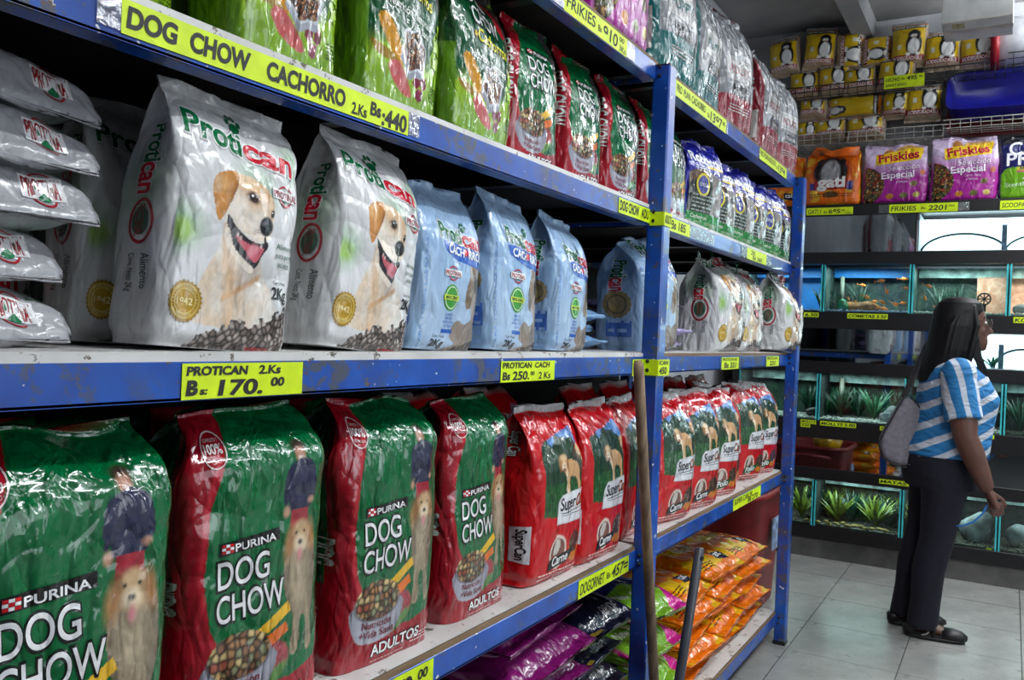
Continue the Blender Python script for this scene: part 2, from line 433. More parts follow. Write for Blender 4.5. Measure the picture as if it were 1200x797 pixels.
def bag_meshes(design, w, h, d, seed, cell=.004, kind='stand', amp=.005, mat=None, lean=0., waist=0., stepk=1.):
    """returns (body mesh, print mesh or None)"""
    fn = surf(w, h, d, kind, seed, amp, lean, waist)
    asp = h/w; nf = max(10, int(w/cell)); nv = max(14, int(h/cell)); ns = max(6, int(d/cell*.6)); nb = 10
    U = []; R = []
    for reg, n in ((0, nf), (1, ns), (2, nb), (3, ns)):
        U.append(np.arange(n)/n); R.append(np.full(n, reg))
    U = np.concatenate(U); R = np.concatenate(R); n = len(U); V = np.linspace(0, 1, nv+1)
    uu = np.tile(U, nv+1); rr = np.tile(R, nv+1); vv = np.repeat(V, n)
    P = fn(rr, uu, vv)
    C = np.zeros((len(uu), 3))
    for reg in range(4):
        m = rr == reg; C[m] = design['art'](reg, uu[m], vv[m], asp)
    i = np.arange(nv)[:, None]*n; k = np.arange(n)[None, :]; k2 = (k+1) % n
    F = np.stack([i+k, i+k2, i+n+k2, i+n+k], -1).reshape(-1, 4)
    # close the bottom and the top with strips of quads between opposite columns
    caps = []
    c0 = P[:n].mean(0); P = np.concatenate([P, [c0], [P[nv*n:(nv+1)*n].mean(0)]]); C = np.concatenate([C, [C[0]], [C[-1]]])
    b, t = len(P)-2, len(P)-1; kk = np.arange(n); k2 = (kk+1) % n
    cb = np.stack([kk*0+b, k2, kk, kk], -1); ct = np.stack([kk*0+t, nv*n+kk, nv*n+k2, nv*n+k2], -1)
    tris = [tuple(x[:3]) for x in cb.tolist()]+[tuple(x[:3]) for x in ct.tolist()]
    me = bpy.data.meshes.new('bag'); nq = len(F); nt_ = len(tris)
    me.vertices.add(len(P)); me.vertices.foreach_set('co', P.astype(np.float32).ravel())
    me.loops.add(nq*4+nt_*3); me.loops.foreach_set('vertex_index', np.concatenate([F.ravel(), np.array(tris).ravel()]).astype(np.int32))
    me.polygons.add(nq+nt_)
    ls = np.concatenate([np.arange(nq)*4, nq*4+np.arange(nt_)*3]).astype(np.int32)
    me.polygons.foreach_set('loop_start', ls); me.polygons.foreach_set('loop_total', np.concatenate([np.full(nq, 4), np.full(nt_, 3)]).astype(np.int32))
    me.update(calc_edges=True); me.polygons.foreach_set('use_smooth', np.ones(nq+nt_, bool))
    a = me.color_attributes.new('Col', 'FLOAT_COLOR', 'POINT'); c4 = np.ones((len(P), 4), np.float32); c4[:, :3] = C; a.data.foreach_set('color', c4.ravel())
    me.materials.append(mat or PL)
    pm = None
    parts = []
    if 'print' in design:
        for reg, fnp in design['print'].items():
            pr = Print(asp if reg in (0, 2) else h/d); fnp(pr)
            r = pr.bake(fn, L=.012/w if reg in (0, 2) else .012/d, step=.0005*stepk, reg=reg)
            if r: nm = {0: 'front_print', 2: 'back_print', 1: 'side_print', 3: 'side_print'}[reg]; parts.append((nm, mesh(nm, r[0], r[1], mat or PL, True, r[2])))
    pm = parts
    return me, pm
# ---------------------------------------------------------------- bag designs
WHITE = (206, 206, 206); GREEN = (8, 104, 60); RED = (196, 24, 44); INK = (24, 24, 26); GOLD = (186, 146, 32)
def dog_head(c, ox, oy, k, body=True):
    """cream retriever, three-quarter view to the right, drawn in units of k about the head centre"""
    q = lambda L: [(ox+a*k, oy+b*k) for a, b in L]; E = lambda x, y, rx, ry, col, soft=.1, rot=0., a=1., lum=None: c.ell(ox+x*k, oy+y*k, rx*k, ry*k, col, soft*k, rot, a, lum)
    fur = .80+.38*fbm(c.x*1.6, c.y, 34, 3, 4)
    if body:
        P = q([(-.72, -.2), (-.35, .3), (.3, -.2), (.35, -1.0), (.55, -1.45), (.95, -2.0), (1.15, -2.8), (-1.45, -2.8), (-1.4, -2.2), (-1.1, -1.5), (-.8, -.9)])
        c.poly(P, (222, 216, 208), lum=fur); m = c.inside(P)
        c.put(m*np.clip(fbm(c.x*1.3, c.y*.6, 5, 8)*2.6-1.3, 0, .55), (204, 168, 122), fur)
        c.put(m*np.clip(1-np.abs((c.y-oy+1.75*k)-.62*(c.x-ox-.1*k))/(.13*k), 0, .75)*(np.abs(c.x-ox+.1*k) < .55*k), (198, 142, 84), fur)
        c.put(m*np.clip(1-np.abs((c.x-ox+.72*k+.12*(c.y-oy)))/(.22*k), 0, .55)*(c.y < oy-.4*k), (206, 164, 116), fur)
        c.put(m*np.clip(1-np.hypot(c.x-ox-.1*k, (c.y-oy+1.25*k)*.7)/(.5*k), 0, .6), (150, 126, 104), fur)
    P = q([(-.62, .72), (-.25, .86), (.1, .82), (.42, .66), (.66, .38), (.72, .12), (.74, -.12), (.74, -.42), (.62, -.6), (.4, -.66), (.2, -.62), (-.3, -.5), (-.55, -.42), (-.72, -.2), (-.75, .3)])
    c.poly(P, (222, 206, 186), lum=fur); m = c.inside(P)
    c.put(m*np.clip(1-np.abs(c.y-oy-.62*k)/(.34*k), 0, .75), (216, 176, 128), fur)          # warm brow
    c.put(m*np.clip((c.x-ox-.3*k)/(.4*k), 0, .5)*(c.y > oy-.1*k), (206, 158, 108), fur)
    E(.05, .34, .34, .26, (200, 156, 112), .25, .2, .6); E(-.45, -.1, .28, .4, (232, 222, 208), .3, 0, .8, fur); E(.25, -.28, .38, .28, (228, 220, 210), .25, 0, .8, fur)
    c.poly(q([(.22, .55), (.36, .58), (.5, .1), (.42, -.1), (.3, .1)]), (240, 230, 216), a=.5, lum=fur)
    # mouth
    c.poly(q([(-.70, -.22), (-.6, -.26), (-.42, -.45), (-.05, -.66), (.3, -.74), (.55, -.66), (.6, -.78), (.42, -1.0), (.30, -1.28), (.16, -1.36), (-.1, -1.22), (-.42, -.98), (-.62, -.66)]), (34, 30, 34))
    c.poly(q([(-.42, -.62), (-.1, -.78), (.3, -.82), (.44, -.84), (.38, -1.0), (.26, -1.2), (.12, -1.2), (-.08, -1.02), (-.3, -.84)]), (190, 88, 100)); E(.08, -.95, .1, .2, (226, 150, 160), .1, -.6, .7)
    for a, b_ in ((-.36, -.62), (-.27, -.69), (.36, -.80)): E(a, b_, .03, .05, (206, 190, 184), .03)
    c.poly(q([(-.62, -.5), (-.42, -.98), (-.1, -1.22), (.16, -1.36), (.1, -1.5), (-.2, -1.36), (-.55, -1.05), (-.72, -.7)]), (226, 214, 198), a=.85, lum=fur)
    # nose, eyes
    E(.5, -.28, .25, .24, (20, 18, 22), .05); E(.44, -.20, .10, .05, (120, 120, 130), .08, .4); E(.42, -.33, .05, .04, (6, 6, 8), .03); E(.62, -.33, .045, .04, (6, 6, 8), .03); c.poly(q([(.48, -.5), (.53, -.5), (.5, -.7), (.44, -.7)]), (40, 34, 34))
    for i in range(12): E(.1+.05*(i % 5), -.42-.05*(i//5), .012, .012, (120, 96, 84), .01)
    E(.02, .34, .19, .14, (70, 46, 34), .09, -.2); E(.03, .34, .12, .105, (16, 10, 10), .03); E(.05, .33, .07, .07, (70, 40, 22), .04); E(.03, .34, .04, .045, (8, 6, 8), .02); E(-.01, .38, .025, .022, (244, 244, 244), .012); E(-.14, .32, .03, .035, (190, 184, 178), .03)
    E(.66, .06, .06, .11, (26, 18, 18), .04); E(.65, .09, .015, .02, (230, 230, 230), .01)
    # ear
    P = q([(-1.12, .50), (-.98, .72), (-.62, .86), (-.42, .84), (-.40, .62), (-.50, .32), (-.66, .0), (-.86, -.36), (-.97, -.34), (-1.06, .0)])
    c.poly(P, (196, 134, 68), lum=fur*.98); m = c.inside(P); c.put(m*np.clip(1-np.abs((c.x-ox+.52*k)-.35*(c.y-oy-.2*k))/(.16*k), 0, .85), (112, 62, 28), fur); c.put(m*np.clip(1-np.hypot(c.x-ox+.9*k, c.y-oy-.5*k)/(.3*k), 0, .6), (226, 176, 112), fur)
def heap(c, x0, x1, y0, tops, pal, sc, seed=1, edge=.03):
    """kibble heaped along the bottom; tops = heights at even steps"""
    t = np.interp(c.x, np.linspace(x0, x1, len(tops)), tops)+edge*(vnoise(c.x, c.y, 34, seed)-.5)
    m = ((c.x > x0) & (c.x < x1) & (c.y < t) & (c.y > y0)).astype(float); c.put(m, kib(c.x, c.y, sc, pal, seed))
def fold_side(c, reg, u, v): return
# -- white retriever bag
def art_retriever(reg, u, v, asp, base=WHITE):
    c = Cv(u, v*asp, base)
    c.c *= (.97+.06*vnoise(u, v*asp, 6, 2))[:, None]
    if reg == 0:
        for (a, b, r, s) in ((.93, 1.22, .14, .55), (.02, .68, .16, .7), (.55, 1.0, .16, .5)):
            c.ell(a, b, r, r*.8, (120, 176, 120), r*.9, a=s)
        c.ell(.05, .66, .09, .07, (150, 190, 70), .06, a=.8)
        dog_head(c, .53, .85, .25)
        heap(c, .16, 1.0, 0, [.0, .09, .12, .17, .16, .20, .22, .27, .33], GREYK, 24, 4, .07)
    elif reg == 3:
        c.ell(.5, .92, .3, .2, (120, 176, 120), .25, a=.6)
    return c.c
def paw(p, x, y, r, col, layer=3):
    p.ell(x, y-r*.3, r*.62, r*.5, col, layer, 14)
    for a, b in ((-.75, .25), (-.3, .75), (.3, .75), (.75, .25)): p.ell(x+a*r, y+b*r, r*.22, r*.32, col, layer, 10)
def lab_logo(p, x, y, w, s=1, layer=3):
    p.ring(x, y, w*.30, w*.25, w*.045, (170, 40, 50), layer, 20); p.ell(x, y, w*.2, w*.14, (40, 120, 80), layer, 16)
    p.rect(x-w*.5, y-w*.1, x+w*.5, y+w*.12, (226, 226, 226), layer+1); p.text('PROTINAL', x, y-w*.07, w*.15, (150, 40, 48), bold=.02, layer=layer+2, align='c', w=w*.92)
def pr_retriever(p):
    p.text('Proti', .06, 1.23, .145, GREEN, rot=-.12, bold=.025, w=.43, out=(228, 228, 228), ow=.045)
    p.text('can', .50, 1.18, .145, RED, rot=-.10, bold=.03, w=.40, out=(228, 228, 228), ow=.045)
    p.text('Proti', .055, 1.226, .152, (160, 160, 160), rot=-.12, bold=.075, w=.44, layer=1); p.text('can', .497, 1.174, .152, (160, 160, 160), rot=-.10, bold=.08, w=.41, layer=1)
    paw(p, .47, 1.37, .065, GREEN)
    lab_logo(p, .82, 1.0, .28)
    for i, t in enumerate(('Alimento', 'para perros', 'adultos')): p.text(t, .86, .66-i*.055, .035, (30, 90, 60), align='c', w=.2 if i < 2 else .14)
    p.text('Cont. Neto', .84, .44, .022, INK, align='c', w=.15); p.text('2Kg', .84, .345, .075, INK, bold=.02, align='c', w=.17)
    p.ell(.12, .26, .125, .125, (164, 126, 20), 2, 52, .1); p.ell(.12, .26, .105, .105, GOLD, 3, 28); p.ring(.12, .26, .075, .075, .007, (222, 196, 100), 4, 26); p.ring(.12, .26, .1, .1, .006, (222, 196, 100), 4, 26)
    p.text('1942', .12, .24, .04, (236, 218, 150), align='c', bold=.02, w=.11, layer=4)
    p.text('PROTINAL', .12, .172, .02, (236, 218, 150), align='c', w=.11, layer=4, curve=4); p.text('CALIDAD Y TRADICION', .12, .336, .018, (236, 218, 150), align='c', w=.14, layer=4, curve=-4)
    p.text('ALIMENTOS', .62, .012, .02, RED, bold=.02, w=.2)
def side_retriever(p):
    H = p.asp
    p.text('Proti', .42, H*.82, .3, GREEN, rot=-math.pi/2, bold=.03, w=H*.15, out=(226, 226, 226), ow=.04); p.text('can', .42, H*.67, .3, RED, rot=-math.pi/2, bold=.03, w=H*.12, out=(226, 226, 226), ow=.04)
    p.ring(.55, H*.45, .2, .26, .04, (170, 40, 50)); p.ell(.55, H*.45, .13, .16, (60, 100, 80), 3)
    p.text('PROTINAL', .48, H*.51, .14, (150, 40, 48), rot=-math.pi/2, w=H*.12, layer=4)
    p.text('Alimento', .62, H*.33, .13, (40, 60, 50), rot=-math.pi/2, w=H*.13); p.text('Cont. Neto 2Kg', .4, H*.33, .1, (40, 40, 40), rot=-math.pi/2, w=H*.14)
RETR = dict(art=art_retriever, print={0: pr_retriever, 3: side_retriever})
RETR_SIDE = dict(art=art_retriever, print={0: lambda p: (lab_logo(p, .5, .9, .5), p.text('Proti', .3, .3, .14, GREEN, bold=.03, w=.3), p.text('can', .6, .3, .14, RED, bold=.03, w=.25))})
# -- pale blue puppy bag
LB = (134, 168, 204)
def art_puppy(reg, u, v, asp):
    c = Cv(u, v*asp, LB)
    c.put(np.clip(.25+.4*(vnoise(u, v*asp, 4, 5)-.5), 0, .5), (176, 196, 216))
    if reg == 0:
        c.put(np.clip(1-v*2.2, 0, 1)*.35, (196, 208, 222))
        lum = .75+.4*fbm(u, v*asp, 20, 4)
        c.poly([(.72, .78), (.8, .92), (.96, .93), (1.02, .7), (1.02, .1), (.86, .1), (.82, .35), (.78, .45)], (158, 146, 134), lum=lum)
        c.poly([(.74, .78), (.8, .9), (.82, .7), (.78, .45), (.7, .42), (.66, .55)], (128, 110, 92), lum=lum)
        c.ell(.86, .66, .05, .08, (40, 36, 40), .04)
        c.poly([(.5, .22), (.6, .3), (.7, .26), (.8, .3), (1.02, .34), (1.02, -.02), (.35, -.02), (.6, .06), (.5, .12)], (140, 128, 116), lum=lum)
        heap(c, .55, 1.02, -.1, [.02, .05, .10, .12], [(110, 96, 84), (84, 72, 64)], 30, 2)
    return c.c
def pr_puppy(p):
    p.text('Proti', .24, 1.06, .15, GREEN, rot=-.1, bold=.03, w=.36, out=(220, 226, 230), ow=.05); p.text('can', .60, 1.02, .15, (180, 40, 60), rot=-.08, bold=.035, w=.32, out=(220, 226, 230), ow=.05)
    paw(p, .66, 1.19, .05, GREEN)
    p.poly([(.27, 1.02), (.3, .93), (.5, .86), (.9, .82), (.96, .9), (.94, .99), (.6, 1.03)], (40, 90, 180), 1)
    p.text('CACH', .34, .925, .08, (235, 238, 240), rot=-.08, bold=.03, w=.27, layer=3); p.ell(.64, .95, .035, .035, (206, 40, 60), 3); p.text('RROS', .68, .90, .08, (235, 238, 240), rot=-.05, bold=.03, w=.25, layer=3)
    lab_logo(p, .42, .73, .28)
    p.ell(.42, .5, .115, .125, (60, 150, 50), 2, 30); p.ring(.42, .5, .1, .108, .01, (214, 226, 200), 3, 28); p.rect(.3, .475, .54, .525, (190, 214, 60), 4); p.text('MAS ZINC', .42, .487, .028, (30, 80, 40), align='c', bold=.02, w=.19, layer=5)
    for i, t in enumerate(('ALIMENTO', 'COMPLETO Y', 'BALANCEADO PARA', 'CACHORROS')): p.text(t, .42, .33-i*.036, .023, (40, 90, 180), align='c', bold=.01, w=.13+.05*(i == 2))
    p.rect(.33, .165, .51, .20, (40, 90, 180), 2)
    p.text('Cont. Neto', .3, .12, .026, INK, align='c', w=.18); p.text('2Kg', .3, .035, .065, INK, bold=.025, align='c', w=.22)
    p.text('PARA TODAS LAS RAZAS', .05, .02, .04, (100, 150, 206), rot=math.pi/2, bold=.01, w=1.0)
def side_puppy(p):
    H = p.asp
    p.text('Proti', .35, H*.8, .34, GREEN, rot=-math.pi/2, bold=.03, w=H*.15, out=(220, 226, 230), ow=.04); p.text('can', .35, H*.65, .34, (180, 40, 60), rot=-math.pi/2, bold=.03, w=H*.12, out=(220, 226, 230), ow=.04)
    p.ell(.5, H*.42, .3, .26, (150, 128, 84), 2, 30, .08); p.ring(.5, H*.42, .2, .18, .03, (110, 90, 60), 3)
    p.rect(.3, H*.14, .8, H*.28, (70, 110, 190), 2); p.lines(.34, H*.26, .42, .1, 5, (150, 180, 220), 3)
PUPPY = dict(art=art_puppy, print={0: pr_puppy, 3: side_puppy})
# -- big green adult dog bag
GR = (0, 96, 50); RD = (146, 12, 30)
def bowl(c, x, y, r, seed=2, inner=KP):
    c.ell(x+r*1.0, y+.05*r, r*.5, r*.45, (150, 60, 66), .02, lum=.7+.6*vnoise(c.x, c.y, 60, 2)); c.ell(x+r*1.05, y-.35*r, r*.45, r*.16, (84, 130, 60), .02, rot=.5)
    c.poly([(x+r*.5, y+.9*r), (x+r*.8, y+.75*r), (x+r*1.5, y+1.15*r), (x+r*1.4, y+1.4*r)], (224, 176, 40), smooth=False)
    c.poly([(x+r*.7, y+.65*r), (x+r*.8, y+.35*r), (x+r*1.45, y+.65*r), (x+r*1.35, y+.9*r)], (222, 108, 30), smooth=False)
    c.poly([(x-r, y+.35*r), (x+r, y+.35*r), (x+r*.86, y-.45*r), (x+.4*r, y-.72*r), (x-.4*r, y-.72*r), (x-r*.86, y-.45*r)], (168, 168, 180))
    c.put(c.inside([(x-r, y+.35*r), (x+r, y+.35*r), (x+r*.86, y-.45*r), (x+.4*r, y-.72*r), (x-.4*r, y-.72*r), (x-r*.86, y-.45*r)])*np.clip(np.abs(c.x-x)/r-.55, 0, .5), (84, 84, 96))
    c.ell(x, y+.35*r, r*.94, r*.48, (110, 110, 118), .01)
    m = (((c.x-x)/(r*.88))**2+((c.y-y-.45*r)/(r*.55))**2 < 1).astype(float); c.put(m, kib(c.x, c.y, 2.6/r*1.9, inner, seed))
def walker(c, x, y, k):
    """man in a navy jumper and red trousers with a sitting retriever in front"""
    q = lambda L: [(x+a*k, y+b*k) for a, b in L]; lum = .8+.4*fbm(c.x, c.y, 30, 6)
    c.ell(x-.03*k, y+1.22*k, .17*k, .14*k, (52, 36, 30), .03); c.ell(x-.02*k, y+1.10*k, .14*k, .19*k, (176, 128, 104), .02); c.ell(x-.03*k, y+1.29*k, .16*k, .07*k, (52, 36, 30), .03); c.ell(x-.02*k, y+1.02*k, .06*k, .025*k, (220, 210, 200), .01)
    c.poly(q([(-.12, .95), (.12, 1.0), (.38, .85), (.48, .55), (.5, .15), (.36, .05), (.3, -.1), (-.3, -.12), (-.34, .1), (-.46, .0), (-.5, .4), (-.4, .8)]), (34, 38, 64), lum=lum)
    c.ell(x-.4*k, y-.12*k, .08*k, .11*k, (186, 140, 118), .02); c.ell(x+.34*k, y+.05*k, .1*k, .07*k, (186, 140, 118), .02)
    c.poly(q([(-.28, -.1), (.28, -.1), (.3, -.9), (-.28, -.9)]), (150, 28, 44), smooth=False, lum=lum)
    # dog
    c.poly(q([(-.35, -1.0), (.3, -.6), (.62, -1.0), (.68, -1.9), (.5, -2.6), (.62, -3.2), (.4, -3.3), (.3, -2.6), (.12, -2.5), (.1, -3.2), (-.15, -3.25), (-.12, -2.4), (-.35, -1.9)]), (146, 130, 106), lum=lum*(.75+.5*vnoise(c.x, c.y*.4, 60, 2)))
    c.put(c.inside(q([(.3, -1.2), (.64, -1.0), (.70, -1.9), (.5, -2.6), (.36, -2.0)]))*.5, (84, 72, 58)); c.put(c.inside(q([(-.35, -1.3), (-.2, -1.4), (-.14, -2.4), (-.35, -1.9)]))*.5, (84, 72, 58))
    c.ell(x+.08*k, y-.72*k, .34*k, .36*k, (184, 154, 114), .03, lum=lum); c.ell(x-.28*k, y-.82*k, .14*k, .34*k, (160, 116, 72), .04, rot=-.2, lum=lum); c.ell(x+.44*k, y-.75*k, .13*k, .32*k, (160, 116, 72), .04, rot=.2, lum=lum)
    c.ell(x+.06*k, y-.86*k, .18*k, .17*k, (220, 200, 170), .04); c.ell(x+.06*k, y-.84*k, .07*k, .055*k, (30, 26, 28), .015)
    c.ell(x-.08*k, y-.62*k, .035*k, .035*k, (24, 20, 20), .01); c.ell(x+.2*k, y-.62*k, .035*k, .035*k, (24, 20, 20), .01)
    c.ell(x+.06*k, y-1.12*k, .07*k, .14*k, (206, 112, 130), .02)
    c.ell(x+.1*k, y-1.6*k, .2*k, .4*k, (190, 174, 146), .15, a=.6)
def art_bigdog(reg, u, v, asp, man=True):
    c = Cv(u, v*asp, GR); y = v*asp
    if reg == 0:
        c.c *= (.85+.3*fbm(u, y, 12, 1))[:, None]
        edge = np.interp(v, [0, .1, .2, .35, .5, .7, .85, 1], [.95, .55, .30, .13, .08, .12, .2, .28] if man else [1, .65, .32, .12, .08, .14, .24, .3])
        low = np.interp(u, [0, .3, .5, .7, 1], [.6, .36, .2, .185, .25])*asp*.62
        m = (u < edge*.98) | (y < low); g = ~m
        c.put(m.astype(float), RD, lum=.85+.3*fbm(u, y, 5, 4))
        d = np.clip(1-np.abs(u-edge*.98+.03)/.03, 0, 1)*(u < edge)*(v > .1); c.put(d*.5, (206, 40, 56))
        if man: walker(c, .74, asp*.685, .27)
        else:
            c.poly([(.78, asp*.98), (1.02, asp*.98), (1.02, asp*.55), (.92, asp*.6), (.84, asp*.75)], (64, 58, 62), lum=.7+.5*fbm(u, y, 20, 3))
            c.poly([(.88, asp*.68), (1.02, asp*.7), (1.02, asp*.35), (.9, asp*.36)], (150, 134, 110), lum=.7+.5*fbm(u, y, 20, 5))
        bowl(c, .33 if man else .38, .33 if man else .36, .24 if man else .27)
    elif reg == 3 or reg == 1:
        c.put(((u > .72) | (v < .33)).astype(float), RD)
        m = ((u > .05) & (u < .66) & (v > .36)).astype(float); c.put(m, (6, 74, 42))
    return c.c
def pr_bigdog(p, man=True):
    A = p.asp; y0 = A*.36 if man else A*.52
    x0 = .17 if man else .30; k = .86 if man else 1
    p.rect(x0, y0+.37, x0+.48*k, y0+.44, (18, 14, 16), 2, .03); p.text('PURINA', x0+.12*k, y0+.386, .042, (232, 232, 232), rot=.06, bold=.02, w=.33*k, layer=3)
    for i in range(3):
        for j in range(3): p.rect(x0+.015+i*.026, y0+.384+j*.017, x0+.015+i*.026+.024, y0+.384+j*.017+.015, (200, 20, 30) if (i+j) % 2 == 0 else (240, 240, 240), 3)
    for t, yy, w_ in (('DOG', y0+.19, .40*k), ('CHOW', y0, .54*k)):
        p.text(t, x0-.01, yy-.006, .157, (10, 22, 16), rot=.05, bold=.06, w=w_+.02, layer=1); p.text(t, x0, yy, .15, (226, 226, 226), rot=.05, bold=.01, w=w_, layer=3)
    p.text('Nutrición', .33 if man else .38, .255, .05, (120, 20, 36), align='c', bold=.01, w=.27, curve=.4); p.text('+Vida Sana', .34 if man else .39, .19, .05, (120, 20, 36), align='c', bold=.01, w=.33, curve=.4)
    p.text('ADULTOS', .30, .055, .075, (10, 8, 8), rot=.03, bold=.07, w=.52, layer=1); p.text('ADULTOS', .305, .06, .07, (238, 238, 238), rot=.03, bold=.02, w=.51, layer=3)
    p.lines(.3, .022, .35, .012, 1, (200, 150, 150), 3); p.lines(.72, .09, .25, .013, 3, (226, 190, 190), 5)
    if man:
        p.ring(.14, A*.89, .085, .1, .008, (226, 200, 200), 3); p.text('100%', .14, A*.885-.01, .05, (236, 226, 226), align='c', bold=.02, w=.12); p.text('COMPLETO Y', .14, A*.885+.052, .018, (226, 200, 200), align='c', w=.1); p.text('BALANCEADO', .14, A*.885-.05, .018, (226, 200, 200), align='c', w=.1)
def side_bigdog(p):
    H = p.asp
    p.text('DOG', .5, H*.5, .36, (190, 190, 186), rot=-math.pi/2, bold=.015, w=H*.1); p.text('PURINA', .72, H*.5, .12, (190, 190, 186), rot=-math.pi/2, bold=.01, w=H*.1)
    p.text('CHOW', .1, H*.5, .36, (190, 190, 186), rot=-math.pi/2, bold=.015, w=H*.13)
    p.text('ADULTOS', .35, H*.25, .3, (190, 180, 176), rot=-math.pi/2, bold=.01, w=H*.2)
    for i in range(5): p.text('ANALISIS GARANTIZADO', .15+i*.1, H*.85, .05, (140, 170, 130), rot=-math.pi/2, w=H*.22)
BIG = dict(art=art_bigdog, print={0: pr_bigdog, 3: side_bigdog})
SMALLDOG = dict(art=lambda r, u, v, a: art_bigdog(r, u, v, a, False), print={0: lambda p: pr_bigdog(p, False), 3: lambda p: p.text('DOG CHOW', .6, p.asp*.8, .4, (200, 200, 196), rot=-math.pi/2, bold=.02, w=p.asp*.4)})
# -- lime and green puppy bag
LIME = (116, 156, 22)
def art_lime(reg, u, v, asp):
    c = Cv(u, v*asp, (12, 78, 44)); y = v*asp
    if reg == 0:
        c.c *= (.8+.4*fbm(u, y, 10, 3))[:, None]
        b = np.interp(u, [0, .25, .5, .75, 1], [.42, .46, .42, .40, .62])
        c.put((y < b).astype(float), LIME, lum=.9+.2*fbm(u, y, 8, 7)); c.put(np.clip(.16-np.abs(y-b+.06), 0, .1)*4, (170, 206, 60))
        c.poly([(.8, .5), (.86, .72), (.95, .8), (1.02, .86), (1.02, .2), (.9, .25)], (136, 178, 30))
        c.poly([(.62, asp*1.0), (1.02, asp*1.0), (1.02, asp*.62), (.92, asp*.6), (.8, asp*.74)], (70, 66, 64), lum=.6+.6*fbm(u, y, 18, 3))
        c.poly([(.62, asp*.93), (.76, asp*.9), (.86, asp*.74), (.8, asp*.7), (.7, asp*.82)], (190, 24, 44))
        c.poly([(.1, .62), (.2, .66), (.34, .5), (.4, .36), (.34, .32), (.22, .45)], (196, 136, 26), lum=.8+.4*vnoise(u, y, 90, 4))
        c.poly([(.02, .44), (.2, .42), (.36, .36), (.3, .34), (.1, .36)], (150, 120, 40))
        c.poly([(.24, .3), (.3, .36), (.4, .34), (.52, .24), (.56, .16), (.48, .15), (.34, .2)], (184, 84, 82), lum=.9+.2*vnoise(u, y, 30, 4))
        for a, b_ in ((.6, .26), (.69, .27), (.65, .17)):
            c.poly([(a-.045, b_), (a-.04, b_+.07), (a+.04, b_+.075), (a+.045, b_+.0), (a, b_-.03)], (112, 24, 52), smooth=False); c.poly([(a-.04, b_+.07), (a+.04, b_+.075), (a, b_+.045)], (160, 60, 90), smooth=False)
        S = []
        for k in range(12):
            r = .18 if k % 2 == 0 else .145; an = 2*math.pi*k/12+.3; S.append((.54+r*math.cos(an)*1.05, .5+r*math.sin(an)))
        c.poly([(a, b_-.05) for a, b_ in S], (150, 154, 164)); c.poly(S, (190, 194, 202)); m = c.inside([((a-.54)*.88+.54, (b_-.5)*.88+.5) for a, b_ in S]); c.put(m, kib(u, y, 36, [(130, 70, 40), (90, 50, 36), (160, 110, 70), (70, 60, 44), (180, 140, 100)], 5))
    else:
        c.put((u < 2).astype(float), (84, 128, 20) if reg == 3 else LIME); c.put(((v > .5)).astype(float)*(reg == 3), (30, 70, 34))
    return c.c
def pr_lime(p):
    A = p.asp
    for t, yy, w_ in (('DOG', A*.80, .33), ('CHOW', A*.80-.18, .46)):
        p.text(t, .25, yy-.006, .15, (8, 20, 14), rot=-.03, bold=.06, w=w_+.02, layer=1); p.text(t, .26, yy, .145, (232, 232, 232), rot=-.03, bold=.01, w=w_, layer=3)
    p.rect(.26, A*.80+.17, .62, A*.80+.22, (14, 12, 14), 2); p.text('PURINA', .34, A*.80+.178, .034, (230, 230, 230), bold=.01, w=.27, layer=3)
    p.text('Cachorros', .30, A*.80-.32, .1, (214, 204, 30), rot=-.04, bold=.02, w=.5); p.star(.27, A*.80-.28, .03, (214, 170, 30), 3)
    p.text('Nutrición Temprana', .2, A*.80-.48, .06, (226, 230, 222), rot=-.04, bold=.015, w=.58); p.text('= Vida Sana', .4, A*.80-.57, .055, (226, 230, 222), rot=-.04, bold=.01, w=.34)
    for a, b, r in ((.88, .64, .08), (.95, .78, .07), (.86, .5, .06)): p.star(a, b, r*1.15, (70, 116, 14), 2); p.star(a, b, r, (156, 196, 44), 3)
    p.lines(.82, .3, .15, .014, 5, (60, 96, 20), 5)
LIMEBAG = dict(art=art_lime, print={0: pr_lime})
